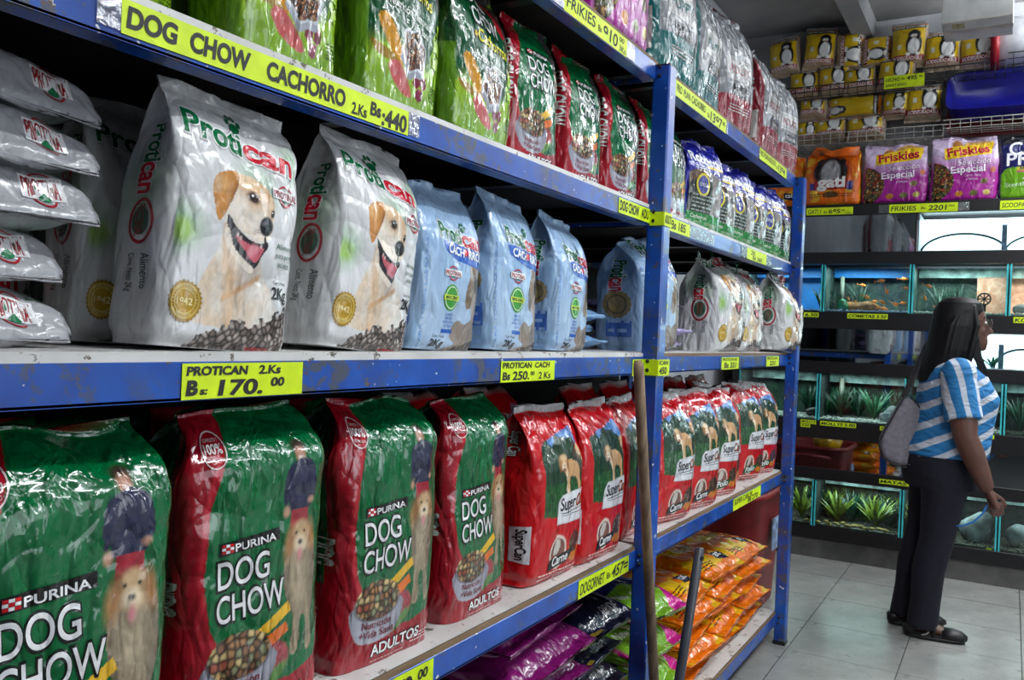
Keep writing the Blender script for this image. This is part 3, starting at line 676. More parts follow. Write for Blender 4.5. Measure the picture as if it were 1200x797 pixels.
# -- red dog food sack with photo panel
RD2 = (188, 14, 22)
def art_redsack(reg, u, v, asp):
    c = Cv(u, v*asp, RD2); y = v*asp; c.c *= (.93+.14*fbm(u, y, 6, 2))[:, None]
    if reg == 0:
        P = [(.14, asp*.78), (.84, asp*.88), (1.02, asp*.66), (1.02, asp*.42), (.7, asp*.36), (.14, asp*.38)]
        m = c.inside(P, False)
        g = lin((96, 140, 190))[None, :]*(1-np.clip((y-asp*.7)*3, 0, 1))[:, None]+lin((60, 110, 180))[None, :]*np.clip((y-asp*.7)*3, 0, 1)[:, None]
        n = fbm(u, y, 9, 6); g = g*1.0+lin((230, 236, 240))[None, :]*np.clip(n-.55, 0, 1)[:, None]
        tr = (y < asp*(.70+.20*fbm(u, y*.2, 8, 3)))[:, None]; g = np.where(tr, lin((30, 58, 38))[None, :]*(.5+1.2*fbm(u, y, 24, 5))[:, None], g)
        gr = (y < asp*.56)[:, None]; g = np.where(gr, lin((34, 82, 40))[None, :]*(.5+1.0*fbm(u, y, 26, 1))[:, None], g)
        c.put(m, g)
        c.x = c.x
        keep = c.c.copy()
        lum = .8+.4*fbm(u, y, 24, 4)
        for (dx, dy, k) in ((.52, asp*.64, .20), (.93, asp*.70, .17)):
            q = lambda L: [(dx+a*k, dy+b*k) for a, b in L]
            c.poly(q([(-.15, .1), (.4, .36), (1.1, .26), (1.45, -.1), (1.55, -.9), (1.6, -1.7), (1.4, -1.7), (1.3, -.9), (1.1, -.5), (.6, -.42), (.5, -1.0), (.42, -1.75), (.2, -1.75), (.22, -1.0), (.1, -.4), (-.1, -.2)]), (196, 152, 106), lum=lum)
            c.poly(q([(.0, -.1), (.15, .1), (.3, -.4), (.34, -1.6), (.24, -1.6), (.16, -.7)]), (226, 204, 172), lum=lum)
            c.ell(dx-.1*k, dy+.28*k, .36*k, .36*k, (216, 180, 134), .02, lum=lum); c.ell(dx-.40*k, dy+.2*k, .13*k, .30*k, (150, 104, 62), .02); c.ell(dx+.2*k, dy+.2*k, .12*k, .28*k, (150, 104, 62), .02)
            c.ell(dx-.12*k, dy+.08*k, .17*k, .15*k, (232, 212, 184), .02); c.ell(dx-.12*k, dy-.04*k, .1*k, .09*k, (120, 50, 56), .01); c.ell(dx-.12*k, dy+.14*k, .06*k, .05*k, (24, 20, 20), .005); c.ell(dx-.24*k, dy+.36*k, .035*k, .035*k, (24, 20, 20), .005); c.ell(dx+.02*k, dy+.36*k, .035*k, .035*k, (24, 20, 20), .005)
        c.c = np.where(m[:, None] > .5, c.c, keep)
        c.ell(.44, .25, .15, .15, (226, 214, 200), .01); c.ell(.44, .25, .125, .125, (120, 76, 66), .01, lum=.6+.7*vnoise(u, y, 20, 3)); c.poly([(.36, .25), (.4, .36), (.48, .34), (.44, .24)], (196, 190, 180))
        c.ell(.78, .23, .15, .11, (206, 120, 30), .01); c.ell(.78, .30, .14, .1, (80, 60, 50), .01); m2 = (((u-.78)/.13)**2+((y-.3)/.09)**2 < 1).astype(float); c.put(m2, kib(u, y, 26, [(90, 66, 54), (120, 90, 70)], 3))
    c.put((v > .965).astype(float), (190, 188, 188))
    return c.c
def pr_redsack(p, flavour='Carne', fc=(20, 20, 24)):
    p.poly([(.35, .50), (.38, .70), (.45, .76), (1.0, .80), (1.0, .52), (.96, .49)], (196, 198, 202), 1); p.poly([(.36, .51), (.39, .69), (.455, .75), (.99, .79), (.99, .53), (.955, .5)], (216, 218, 222), 2)
    p.text('Super', .42, .62, .11, (16, 16, 18), rot=.04, bold=.018, w=.31, shear=.2)
    p.text('Can', .74, .63, .11, (16, 16, 18), rot=.04, bold=.035, w=.22, shear=.2); p.text('Can', .745, .635, .10, (226, 110, 24), rot=.04, bold=-.012, w=.205, shear=.2, layer=4)
    p.rect(.45, .59, .95, .597, (40, 40, 40), 3, .02); p.lines(.46, .57, .45, .01, 1, (70, 70, 70), 4)
    p.poly([(.27, .10), (.3, .2), (.6, .24), (.72, .27), (.68, .19), (.6, .14)], fc, 3); p.text(flavour, .34, .135, .08, (238, 238, 238), rot=.1, bold=.02, w=.28, shear=.2, layer=5)
    p.lines(.12, .075, .75, .022, 2, (236, 196, 190), 3); p.text('Contenido Neto', .45, -.0+.01, .02, (236, 220, 216), w=.25)
def side_redsack(p):
    H = p.asp; p.text('Super Can', .35, H*.86, .32, (20, 16, 18), rot=-math.pi/2, bold=.06, w=H*.14); p.text('Super Can', .35, H*.86, .32, (226, 226, 226), rot=-math.pi/2, bold=.01, w=H*.14, layer=4)
    p.poly([(.55, H*.14), (.55, H*.33), (.95, H*.34), (.95, H*.13)], (190, 192, 196), 2); p.text('SuperCan', .68, H*.32, .2, (30, 30, 30), rot=-math.pi/2, bold=.03, w=H*.17)
REDSACK = dict(art=art_redsack, print={0: pr_redsack, 3: side_redsack})
REDSACK2 = dict(art=art_redsack, print={0: lambda p: pr_redsack(p, 'Pollo', (24, 84, 44)), 3: side_redsack})
# -- grey premium sacks
def mk_premium(band, word):
    SIL = (122, 124, 128)
    def art(reg, u, v, asp):
        c = Cv(u, v*asp, SIL if reg in (0, 1) else band); y = v*asp; c.c *= (.85+.3*fbm(u, y, 5, 2))[:, None]
        if reg == 0: c.put(((y < .42+.06*np.sin(u*3))).astype(float), band); c.put((u < .05).astype(float), band)
        if reg == 3: c.put((u < .15).astype(float), SIL)
        return c.c
    def pr(p):
        A = p.asp
        p.text('PRO', .24, A*.78, .20, (196, 198, 202), bold=.0, w=.5); p.text('PLAN', .22, A*.66, .20, (196, 198, 202), bold=.0, w=.62)
        p.rect(.2, A*.42, .82, A*.42+.28, (196, 190, 184), 2); p.rect(.215, A*.42+.015, .805, A*.42+.265, (160, 158, 156), 3); p.text(word, .51, A*.42+.085, .11, band, bold=.02, align='c', w=.5, layer=4)
        p.rect(.34, A*.3, .78, A*.3+.14, (14, 14, 16), 2); p.text('OptiLife', .4, A*.3+.045, .05, (216, 216, 216), w=.32, layer=3)
        p.lines(.3, .34, .5, .02, 3, (190, 180, 180), 3)
    def sd(p):
        H = p.asp; p.text('PRO', .25, H*.72, .5, (206, 208, 210), rot=-math.pi/2, w=H*.13); p.rect(.1, H*.16, .9, H*.42, (170, 164, 158), 2); p.text(word, .3, H*.40, .42, band, rot=-math.pi/2, bold=.02, w=H*.21, layer=3)
    return dict(art=art, print={0: pr, 3: sd})
PREM_T = mk_premium((0, 92, 92), 'PUPPY'); PREM_R = mk_premium((128, 10, 34), 'ADULT')
# -- blue and green dog food pouch
def art_bluegreen(reg, u, v, asp):
    c = Cv(u, v*asp, (34, 36, 150)); y = v*asp
    if reg == 0:
        e = asp*.62+.08*np.sin(u*4); c.put((y < e).astype(float), (30, 42, 34)); lum = .6+.7*fbm(u, y, 14, 3)
        c.put(((y < e) & (u > .52+.1*np.sin(y*3))).astype(float), (138, 132, 128), lum=lum); c.ell(.78, asp*.5, .07, .05, (40, 36, 40), .03)
        c.put(((y < e) & (y > e-.16) & (u < .55)).astype(float), (88, 64, 44), lum=lum)
        c.put(((y < .26)).astype(float), (16, 128, 48)); c.put((y < .14).astype(float)*(vnoise(u, y, 16, 3) > .5), (110, 140, 100))
    return c.c
def pr_bluegreen(p):
    A = p.asp; p.text('Robustin', .06, A*.76, .15, (226, 228, 232), rot=-.05, bold=.03, w=.86); p.rect(.5, A*.73-.03, .95, A*.73+.02, (216, 180, 30), 2); p.lines(.15, A*.70, .4, .02, 2, (190, 196, 220), 2)
    p.ell(.34, A*.5, .17, .18, (206, 190, 40), 2, 24); p.ell(.34, A*.5, .13, .14, (50, 60, 140), 3, 24); p.text('OMEGA', .34, A*.5-.03, .06, (220, 224, 220), align='c', w=.2, layer=4)
    p.lines(.1, A*.37, .5, .035, 5, (150, 160, 150), 4); p.text('Cachorros', .32, .17, .06, (220, 232, 214), align='c', bold=.01, w=.42)
BLUEGREEN = dict(art=art_bluegreen, print={0: pr_bluegreen})
# -- purple cat food
def art_purple(reg, u, v, asp):
    y = v*asp; c = Cv(u, y, (156, 34, 136))
    t = np.clip((v-.42)/.36, 0, 1)[:, None]; c.c = c.c*(1-t)+lin((204, 184, 214))[None, :]*t
    if reg == 0:
        c.put((((u-.02)/.33)**2+((y-asp*.30)/.32)**2 < 1).astype(float), kib(u, y, 22, [(140, 90, 40), (90, 60, 40), (160, 120, 60), (96, 100, 60), (150, 60, 40)], 3))
        c.ell(.72, asp*.86, .24, .12, (206, 160, 80), .02, lum=.6+.7*vnoise(u, y, 22, 3)); c.ell(.4, asp*.86, .08, .1, (180, 120, 60), .03)
        for a, b, col in ((.45, .12, (190, 120, 40)), (.66, .13, (110, 110, 60)), (.86, .14, (190, 170, 90)), (.8, .32, (110, 100, 60)), (.94, .5, (180, 90, 40))): c.ell(a, b, .06, .045, col, .01)
    return c.c
def pr_purple(p):
    A = p.asp; y = A*.66
    p.poly([(.2, y-.02), (.9, y+.06), (.94, y+.3), (.2, y+.18)], (226, 186, 24), 2); p.text('Friskies', .25, y+.03, .15, (176, 16, 50), rot=.1, bold=.03, w=.62, layer=3)
    p.text('Selección', .40, y-.12, .09, (120, 30, 110), rot=.06, bold=.05, w=.48, shear=.2, layer=1); p.text('Selección', .40, y-.12, .09, (230, 216, 232), rot=.06, bold=.01, w=.48, shear=.2)
    p.text('Especial', .3, y-.25, .11, (120, 30, 110), rot=.05, bold=.06, w=.5, layer=1); p.text('Especial', .3, y-.25, .11, (238, 228, 240), rot=.05, bold=.02, w=.5)
    p.text('Carne, Pollo', .5, .40, .04, (226, 200, 224), w=.24); p.text('y Salmon', .53, .34, .04, (226, 200, 224), w=.17)
PURPLE = dict(art=art_purple, print={0: pr_purple})
# -- orange cat food
def blot(c, sc, seed, rgb, th=.62, a=1.): c.put(a*np.clip((fbm(c.x*.7, c.y, sc, seed)-th)*22, 0, 1), rgb)
def art_orange(reg, u, v, asp):
    y = v*asp; c = Cv(u, y, (222, 108, 10)); c.c *= (.9+.2*fbm(u, y, 6, 2))[:, None]; blot(c, 8, 5, (216, 172, 24), .56)
    if reg == 0: c.poly([(.0, asp*.72), (.36, asp*.78), (.4, asp*.62), (.0, asp*.6)], (70, 24, 30), smooth=False)
    return c.c
def pr_orange(p):
    A = p.asp; p.text('gati', .05, A*.64, .12, (220, 214, 206), bold=.03, w=.27); p.rect(.36, A*.56, .62, A*.60, (44, 40, 96), 2, .03)
    p.ell(.5, A*.75, .07, .06, (90, 56, 30), 2); p.lines(.45, A*.45, .34, .022, 3, (70, 40, 20), 3)
    p.rect(.6, .2, .84, .34, (30, 26, 50), 2, -.05); p.text('cat', .63, .23, .09, (226, 226, 226), bold=.02, w=.16, layer=3); p.star(.86, .2, .05, (216, 190, 30), 2)
    p.lines(.1, .2, .34, .02, 3, (80, 46, 20), 3)
ORANGE = dict(art=art_orange, print={0: pr_orange})
def art_orange_up(reg, u, v, asp):
    y = v*asp; c = Cv(u, y, (218, 100, 12)); blot(c, 7, 3, (214, 162, 30), .57)
    if reg == 0:
        c.ell(.5, asp*.62, .36, .34, (178, 66, 6), .02); c.ell(.48, asp*.62, .3, .3, (30, 24, 26), .02); c.ell(.48, asp*.6, .17, .26, (150, 148, 150), .04, lum=.7+.5*fbm(u, y, 12, 3)); c.poly([(.22, asp*.8), (.3, asp*.9), (.36, asp*.8)], (30, 24, 26)); c.poly([(.6, asp*.8), (.68, asp*.9), (.74, asp*.8)], (30, 24, 26))
        c.poly([(.2, asp*.46), (.78, asp*.48), (.78, asp*.30), (.2, asp*.28)], (140, 16, 24), smooth=False); c.poly([(.78, asp*.44), (.9, asp*.45), (.9, asp*.28), (.78, asp*.28)], (60, 50, 120), smooth=False); c.poly([(.1, asp*.42), (.2, asp*.42), (.2, asp*.28), (.1, asp*.3)], (60, 50, 120), smooth=False)
        c.ell(.5, asp*.2, .14, .06, (90, 60, 30), .01)
    return c.c
ORANGE_UP = dict(art=art_orange_up, print={0: lambda p: (p.text('gati', .25, p.asp*.34, .2, (232, 228, 224), bold=.04, w=.5), p.lines(.1, .2, .34, .025, 2, (90, 50, 20), 1), p.lines(.55, .2, .34, .025, 2, (90, 50, 20), 2))})
# -- dark blue litter
def art_navy(reg, u, v, asp):
    y = v*asp; c = Cv(u, y, (28, 32, 92)); c.c *= (.8+.4*fbm(u, y, 6, 2))[:, None]
    if reg == 0:
        c.put((v > .86).astype(float), (18, 18, 30)); c.poly([(0, .42), (.3, .5), (.7, .2), (.75, -.1), (-.1, -.1)], (104, 160, 30)); c.rect(.25, asp*.44, 1, asp*.5, (196, 190, 40)); c.rect(.25, asp*.41, 1, asp*.44, (196, 40, 120))
    return c.c
def pr_navy(p):
    A = p.asp; p.text('CAT', .14, A*.68, .22, (226, 226, 230), bold=.02, w=.55); p.text('PRIDE', .1, A*.52, .20, (226, 226, 230), bold=.02, w=.85); p.text('SCOOPABLE', .3, A*.448, .06, (30, 30, 70), bold=.02, w=.5); p.lines(.35, A*.3, .5, .04, 2, (210, 210, 226), 2); p.text('Scented', .1, .2, .07, (200, 220, 190), rot=.05, w=.35)
NAVY = dict(art=art_navy, print={0: pr_navy})
# -- yellow litter bag with black and white bird
def art_litter(reg, u, v, asp):
    y = v*asp; c = Cv(u, y, (176, 156, 132)); c.c *= (.8+.4*fbm(u, y, 30, 2))[:, None]
    c.put((v > .93).astype(float), (150, 150, 148))
    if reg in (0, 2):
        c.put(((y > .30) & (v < .92)).astype(float), (196, 164, 14)); c.put(((y > .17) & (y < .30)).astype(float), (148, 24, 34))
        c.put(((v < .92) & (v > .80)).astype(float), (26, 24, 26)); c.put(((v < .93) & (v > .88)).astype(float)*(vnoise(u, y, 14, 3) > .35), (214, 120, 20))
        if reg == 0:
            c.ell(.66, .60, .23, .32, (22, 20, 24), .02); c.ell(.66, .88, .18, .14, (22, 20, 24), .02); c.ell(.66, .55, .16, .22, (214, 214, 212), .02); c.ell(.65, .84, .09, .05, (206, 206, 204), .02); c.ell(.66, .82, .035, .02, (200, 140, 30), .01)
            c.ell(.52, .33, .07, .04, (220, 216, 210), .01); c.ell(.78, .33, .07, .04, (220, 216, 210), .01); c.rect(.2, .48, .32, .62, (206, 204, 180))
    return c.c
def pr_litter(p):
    A = p.asp; p.text('BIODEGRADABLE', .08, .19, .085, (226, 214, 206), bold=.03, w=.84); p.text('LECHO SANITARIO', .06, A*.825, .075, (230, 228, 224), bold=.03, w=.88); p.text('SANTAL', .2, A*.89, .06, (226, 130, 24), bold=.05, w=.6)
LITTER = dict(art=art_litter, print={0: pr_litter})
def plain(rgb, seed=1, tint=None):
    def art(reg, u, v, asp):
        c = Cv(u, v*asp, rgb); c.c *= (.92+.14*fbm(u, v*asp, 5, seed))[:, None]
        if tint: c.ell(.25, .3, .2, .15, tint, .2, a=.5)
        return c.c
    return art
WHITEFLAT = dict(art=plain((168, 168, 172), 1, (140, 180, 150)), print={0: lambda p: (lab_logo(p, .76, .09, .2), p.text('can', .3, .05, .07, RED, bold=.03, w=.14), p.lines(.85, .2, .12, .02, 3, (60, 90, 70), 3)), 2: lambda p: p.lines(.6, .2, .2, .02, 2, (90, 110, 100), 3)})
LBFLAT = dict(art=plain((128, 170, 214), 2)); LILAC = dict(art=plain((150, 136, 186), 3), print={0: lambda p: p.lines(.15, .4, .5, .05, 2, (90, 70, 150), 1)})
GREYFLAT = dict(art=plain((150, 150, 156), 5), print={0: lambda p: p.text('Proti', .2, p.asp*.75, .13, (60, 70, 66), bold=.02, w=.35)})
def art_magenta(reg, u, v, asp):
    y = v*asp; c = Cv(u, y, (112, 18, 90)); c.c *= (.8+.4*fbm(u, y, 5, 2))[:, None]
    c.put(((u > .0) & (u < .22)).astype(float)*(v > .3), kib(u, y, 24, [(110, 70, 40), (80, 50, 40), (120, 90, 50)], 3)) if reg == 0 else None
    c.put(np.clip((v-.7)*3, 0, .35), (170, 110, 180)); return c.c
def pr_magenta(p):
    p.text('Selección', .30, .36, .09, (226, 206, 226), rot=.05, bold=.03, w=.5, shear=.2); p.text('Especial', .36, .24, .11, (230, 216, 232), rot=.05, bold=.03, w=.46)
    p.ell(.2, .32, .07, .06, (206, 130, 30), 2, 18); p.star(.2, .32, .05, (230, 190, 50), 3)
MAGENTA = dict(art=art_magenta, print={0: pr_magenta})
def art_multi(reg, u, v, asp):
    y = v*asp; c = Cv(u, y, (40, 40, 96)); c.c *= (.8+.4*fbm(u, y, 5, 2))[:, None]
    c.poly([(0, .42), (.5, .52), (.86, .3), (.6, -.05), (-.05, -.05)], (112, 160, 40), smooth=False); c.poly([(.6, -.05), (.86, .3), (1.05, .5), (1.05, -.05)], (190, 26, 130), smooth=False)
    return c.c
MULTI = dict(art=art_multi, print={0: lambda p: (p.text('SCOOPABLE', .06, .62, .09, (190, 194, 214), bold=.01, w=.5), p.text('New', .1, .3, .09, (214, 224, 200), rot=-.2, bold=.02, w=.2), p.text('Scent', .36, .24, .1, (214, 224, 200), rot=.1, bold=.02, w=.3), p.text('fresh', .72, .55, .13, (214, 220, 236), bold=.03, w=.26), p.ring(.82, .6, .16, .12, .02, (150, 170, 220)))})
NAVYFLAT = dict(art=plain((22, 24, 48), 3), print={0: lambda p: (p.text('CAT PRIDE', .1, p.asp*.55, .2, (150, 150, 156), rot=0, bold=.0, w=.75), p.text('PRIDE', .55, .1, .09, (150, 150, 150), w=.25), p.rect(.1, .02, .4, .06, (130, 110, 40)))})
ORD = ('first', 'second', 'third', 'fourth', 'fifth', 'sixth', 'seventh', 'eighth', 'ninth', 'tenth', 'eleventh', 'twelfth', 'thirteenth', 'fourteenth', 'fifteenth', 'sixteenth')
# ---------------------------------------------------------------- the setting
def mat_wall(name, rgb, amt=.1, sc=3):
    m, nt, b = new_mat(name); rgb = np.array(rgb, float)
    c = ramp(nt, noise(nt, sc, 6, .6), [(.3, rgb*(1-amt)), (.7, np.minimum(rgb*(1+amt*.5), 255))])
    nt.links.new(c, b.inputs['Base Color']); b.inputs['Roughness'].default_value = .8
    bump(nt, b, noise(nt, 40, 4), .3, .003); return m
WALLM = mat_wall('grey_white_plaster', (176, 178, 182)); CEILM = mat_wall('grey_concrete_ceiling', (150, 151, 152), .12, 2)
XB, YL, ZC, YR, XF = 6.2, 1.74, 3.53, -3.4, -3.0
def struct(name, x0, y0, z0, x1, y1, z1, mat):
    o = MB().box(x0, y0, z0, x1, y1, z1).build(name, mat); tag(o, kind='structure'); return o
struct('wall_back', XB, YR, 0, XB+.1, YL, ZC, WALLM); struct('wall_left', XF, YL, 0, XB+.1, YL+.1, ZC, WALLM)
struct('wall_right', XF, YR-.1, 0, XB+.1, YR, ZC, WALLM); struct('wall_front', XF-.1, YR, 0, XF, YL, ZC, WALLM)
struct('ceiling', XF-.1, YR-.1, ZC, XB+.1, YL+.1, ZC+.1, CEILM)
beam = mat_wall('painted_beam', (150, 151, 153))
for i, y in enumerate((.93, -1.1)): struct('trim_%d' % (i+1), XF, y-.06, ZC-.14, XB, y+.06, ZC, beam)
def mat_tile():
    m, nt, b = new_mat('grey_stone_tile')
    c = ramp(nt, noise(nt, 5, 6, .6), [(.3, (132, 132, 129)), (.7, (156, 156, 152))])
    s = ramp(nt, noise(nt, 16, 5, .7, dist=.6), [(.60, (0, 0, 0)), (.74, (255, 255, 255))])
    c = mixc(nt, s, c, (96, 95, 92)); sp = ramp(nt, noise(nt, 120, 2), [(.70, (0, 0, 0)), (.74, (255, 255, 255))]); c = mixc(nt, sp, c, (104, 103, 100))
    nt.links.new(c, b.inputs['Base Color']); b.inputs['Roughness'].default_value = .26
    bump(nt, b, noise(nt, 70, 3), .12, .001); return m
TILE = mat_tile(); GROUT = mat_simple('dark_grout', (58, 57, 55), .8)
fl = struct('floor', XF-.1, YR-.1, -.1, XB+.1, YL+.1, -.006, GROUT)
tm = MB().box(0, 0, -.0055, .4555, .4455, 0).build('floor_tile', TILE, fl); tm_me = tm.data; bpy.data.objects.remove(tm)
r0 = random.Random(4)
for i in range(-4, 6):
    for j in range(-7, 3):
        o = obj('floor_tile', tm_me, fl, (3.92+.46*i+.0022 if i < 9 else 0, .36+.45*j-.0+.0022, r0.uniform(-.0006, .0003)))
# ---------------------------------------------------------------- blue racking
DF = .868            # fascia plane
RX = (.36, 2.215, 3.955)
CORE = mat_simple('shade_toned_board', (40, 33, 28), .8)  # shade under the shelves put into the board colour
rack = empty('shelving_rack', (2.2, 1.25, 0)); tag(rack, 'long blue painted steel shelving rack with five shelves of pet food', 'shelving rack')
def rp(name, mb, mat): o = mb.build(name, mat); o.parent = rack; o.matrix_parent_inverse = Matrix.Translation((-2.2, -1.25, 0)); return o
LV = {'L0': .134, 'L1': .768, 'M': 1.298, 'U2': 1.704, 'U3': 2.098}
for x in RX:
    for y in (.826, 1.62):
        p = rp('post', MB().box(x, y, 0.012, x+.052, y+.05, 2.092, .004), BLUE)
        c = MB().box(x-.002, y-.002, 0, x+.054, y+.052, .014).box(x+.002, y+.002, 2.088, x+.05, y+.048, 2.094).build('rubber_foot', BLACK, p)
        bolts = MB()
        for z in LV.values():
            for dz in (-.012, -.036): bolts.ball((x-.001, y+.03, z+dz), .006, 8, 5)
        bolts.build('bolt', BLACK, p)
for b in range(2):
    x0, x1 = RX[b]+.052, RX[b+1]
    for k, z in LV.items():
        hh = .048
        mb = MB().box(x0, DF, z-hh, x1, DF+.004, z, .001).box(x0, DF, z-hh, x1, DF+.035, z-hh+.004)
        rp('shelf_beam', mb, BLUE); rp('shelf_beam', MB().box(x0, 1.64, z-hh, x1, 1.644, z), BLUE)
        for x in np.linspace(x0+.02, x1-.05, 4): rp('cross_bar', MB().box(x, DF+.04, z-.04, x+.03, 1.636, z-.004), BLACK)
        wh = k in ('L1', 'U2', 'M')
        rp('shelf_board', MB().box(x0-.02, DF+.007, z, x1+.02, 1.66, z+.009), CORE)
        rp('board_edge', MB().box(x0-.02, DF+.002, z, x1+.02, DF+.0068, z+.0095), EDGE if not (k == 'M' and b == 0) and k != 'U2' else BOARD)
        if wh or k == 'L0': rp('board_facing', MB().box(x0-.018, DF+.010, z+.009, x1+.018, 1.655, z+.0115), BOARD)
for b in range(2): rp('back_panel', MB().box(RX[b]+.053, 1.672, .05, RX[b+1]-.001, 1.676, 2.09), mat_simple('added_shade_sheet', (34, 34, 38), .8) if b == 0 else bpy.data.materials['added_shade_sheet'])  # dark sheets added so the gaps behind the bags go black
for k, z in LV.items():   # side rails at the ends
    for x in RX: rp('side_rail', MB().box(x+.01, .876, z-.045, x+.014, 1.62, z-.01), BLUE)
Z = {k: z+.012 for k, z in LV.items()}
# ---------------------------------------------------------------- price stickers
YEL = (196, 224, 0)
def sticker_mesh(w, h, lines, wrap=None):
    P = Print(1)
    for t in lines: P.text(*t[:4], INK, bold=(t[4] if len(t) > 4 else .02)+.004, w=t[5] if len(t) > 5 else None, rot=t[6] if len(t) > 6 else 0, shear=t[7] if len(t) > 7 else .1)
    T = np.concatenate(P.T); T, C = split_tris(T, np.concatenate(P.C), .02)
    pts = T.reshape(-1, 3); v = np.stack([pts[:, 0], np.full(len(pts), -.0012), pts[:, 1]], 1)
    return v, np.arange(len(v)).reshape(-1, 3), np.repeat(C, 3, 0)
ST_MAT = mat_simple('fluorescent_yellow_card', (206, 232, 6), .45, nscale=30, namt=.06)
def mat_tape():
    m, nt, b = new_mat('clear_tape'); nt.nodes.remove(b); out = nt.nodes['Material Output']
    t = N(nt, 'ShaderNodeBsdfTransparent'); t.inputs[0].default_value = (.94, .94, .94, 1); g = N(nt, 'ShaderNodeBsdfGlossy'); g.inputs['Roughness'].default_value = .12
    bp = N(nt, 'ShaderNodeBump'); bp.inputs['Distance'].default_value = .004; bp.inputs['Strength'].default_value = .8; nt.links.new(noise(nt, 70, 3, dist=1), bp.inputs['Height']); nt.links.new(bp.outputs[0], g.inputs['Normal'])
    mx = N(nt, 'ShaderNodeMixShader'); mx.inputs[0].default_value = .3; nt.links.new(t.outputs[0], mx.inputs[1]); nt.links.new(g.outputs[0], mx.inputs[2]); nt.links.new(mx.outputs[0], out.inputs[0]); return m
TAPE = mat_tape()
def sticker(label, x0, z0, x1, z1, lines, y=DF, face='Y', tape=None, dz=0, name='price_sticker'):
    w, h = abs(x1-x0), z1-z0
    if face == 'Y': rt = empty(name, (x0, y-.001, z0))
    else: rt = empty(name, (y-.001, x0, z0), (0, 0, rad(-90)))
    tag(rt, label, 'price sticker', 'yellow price stickers')
    MB().box(0, -.0006, 0, w, 0, h).build('card', ST_MAT, rt)
    v, f, c = sticker_mesh(w, h, lines)
    v[:, 2] += dz*v[:, 0]
    obj('marker_lettering', mesh('marker_lettering', v, f, MARKER, False, c), rt)
    if tape: MB().box(w+.001, -.0012, .002, w+tape, -.0008, h).build('clear_tape', TAPE, rt)
    if tape and tape < .1: MB().box(-tape, -.0012, .002, -.001, -.0008, h).build('clear_tape', TAPE, rt)
    return rt
sticker('long yellow sticker reading DOG CHOW CACHORRO 2Ks Bs 440 on upper shelf edge', .604, 1.664, 1.128, 1.703, [('DOG', .006, .009, .023, .035, .068), ('CHOW', .092, .009, .023, .035, .095), ('CACHORRO', .215, .009, .023, .035, .155), ('2.Ks', .384, .004, .017, .02, .035), ('Bs', .427, .012, .02, .03, .026), (':440', .455, .003, .026, .03, .064)], tape=.03)
sticker('yellow sticker reading FRIKIES Bs 910 on the top shelf edge', 1.66, 2.052, 2.01, 2.097, [('FRIKIES', .01, .012, .026, .01, .15), ('Bs', .175, .012, .015, .01, .02), ('910', .205, .006, .030, .015, .085), ('00', .30, .026, .012, .01, .03), ('3Ks', .30, .004, .014, .01, .04)], tape=.05)
sticker('yellow sticker reading PRO PLAN CACHORRO Bs 1397 right of the post on top shelf', 2.372, 2.052, 2.88, 2.097, [('PRO  PLAN  CACHORRO', .01, .014, .022, .01, .27), ('Bs', .30, .008, .014, .01, .02), ('1397', .33, .004, .030, .015, .13), ('00', .465, .02, .012, .01, .025)], tape=.02)
sticker('yellow sticker reading PRO PLAN ADULTO at the far end of the top shelf', 3.33, 2.055, 3.78, 2.097, [('PRO PLAN ADULTO', .01, .016, .02, .01, .24), ('Bs', .27, .01, .014, .01, .02), ('1394', .30, .006, .028, .015, .12)], tape=.02)
sticker('yellow sticker reading DOG CHOW ADULTO left of the middle post on shelf edge', 2.0, 1.662, 2.213, 1.70, [('DOG CHOW', .006, .008, .024, .03, .13), ('ADU', .15, .008, .024, .02, .055)])
s1 = sticker('yellow sticker wrapped over the middle post below the small green bags', 2.212, 1.655, 2.272, 1.692, [('ADULTO', .004, .008, .022, .02, .052)], y=.8255)
MB().box(-.0005, 0, 0, .0005, .042, .037).build('folded_card', ST_MAT, s1)
sticker('creased yellow sticker reading 2K Bs 185 right of the middle post', 2.27, 1.662, 2.55, 1.70, [('2K', .03, .008, .024, .02, .05), ('Bs 185', .11, .008, .024, .02, .13)], tape=.25)
sticker('faded yellow sticker under the blue and green pouches', 3.21, 1.66, 3.5, 1.702, [('2K', .05, .02, .016, .01, .07), ('Bs 260', .08, .004, .015, .01, .14)], tape=.08)
sticker('yellow sticker reading PROTICAN 2Ks Bs 170.00 on middle shelf edge', .702, 1.2515, .907, 1.296, [('PROTICAN', .006, .030, .0105, .04, .098), ('2.Ks', .122, .030, .011, .03, .04), ('B', .006, .006, .017, .05, .018), ('s:', .027, .006, .009, .03, .012), ('170.', .055, .004, .019, .03, .075), ('00', .145, .013, .011, .04, .025)])
sticker('yellow sticker reading PROTICAN CACH Bs 250 2Ks on middle shelf edge', 1.455, 1.25, 1.685, 1.292, [('PROTICAN  CACH', .006, .028, .011, .03, .2), ('Bs', .006, .005, .015, .03, .03), ('250.', .045, .004, .017, .025, .07), ('00', .12, .012, .008, .02, .018), ('2 Ks', .155, .004, .014, .02, .055)])
sticker('yellow sticker reading PROTICAN Bs 450 left of the post on middle shelf', 2.135, 1.247, 2.214, 1.291, [('PROT', .006, .03, .011, .03, .06), ('Bs', .006, .006, .016, .03, .04)])
s2 = sticker('yellow sticker reading 450 wrapped on the front of the middle post', 2.2135, 1.248, 2.30, 1.292, [('ICAN', .004, .03, .011, .03, .07), ('450', .006, .005, .018, .03, .06)], y=.8255)
MB().box(-.0005, 0, 0, .0005, .042, .044).build('folded_card', ST_MAT, s2)
sticker('small yellow sticker reading 331 under the white bags behind the post', 2.945, 1.25, 3.16, 1.293, [('PROTICAN AD', .01, .03, .01, .02, .18), ('Bs 331', .03, .005, .019, .03, .15)], tape=.02)
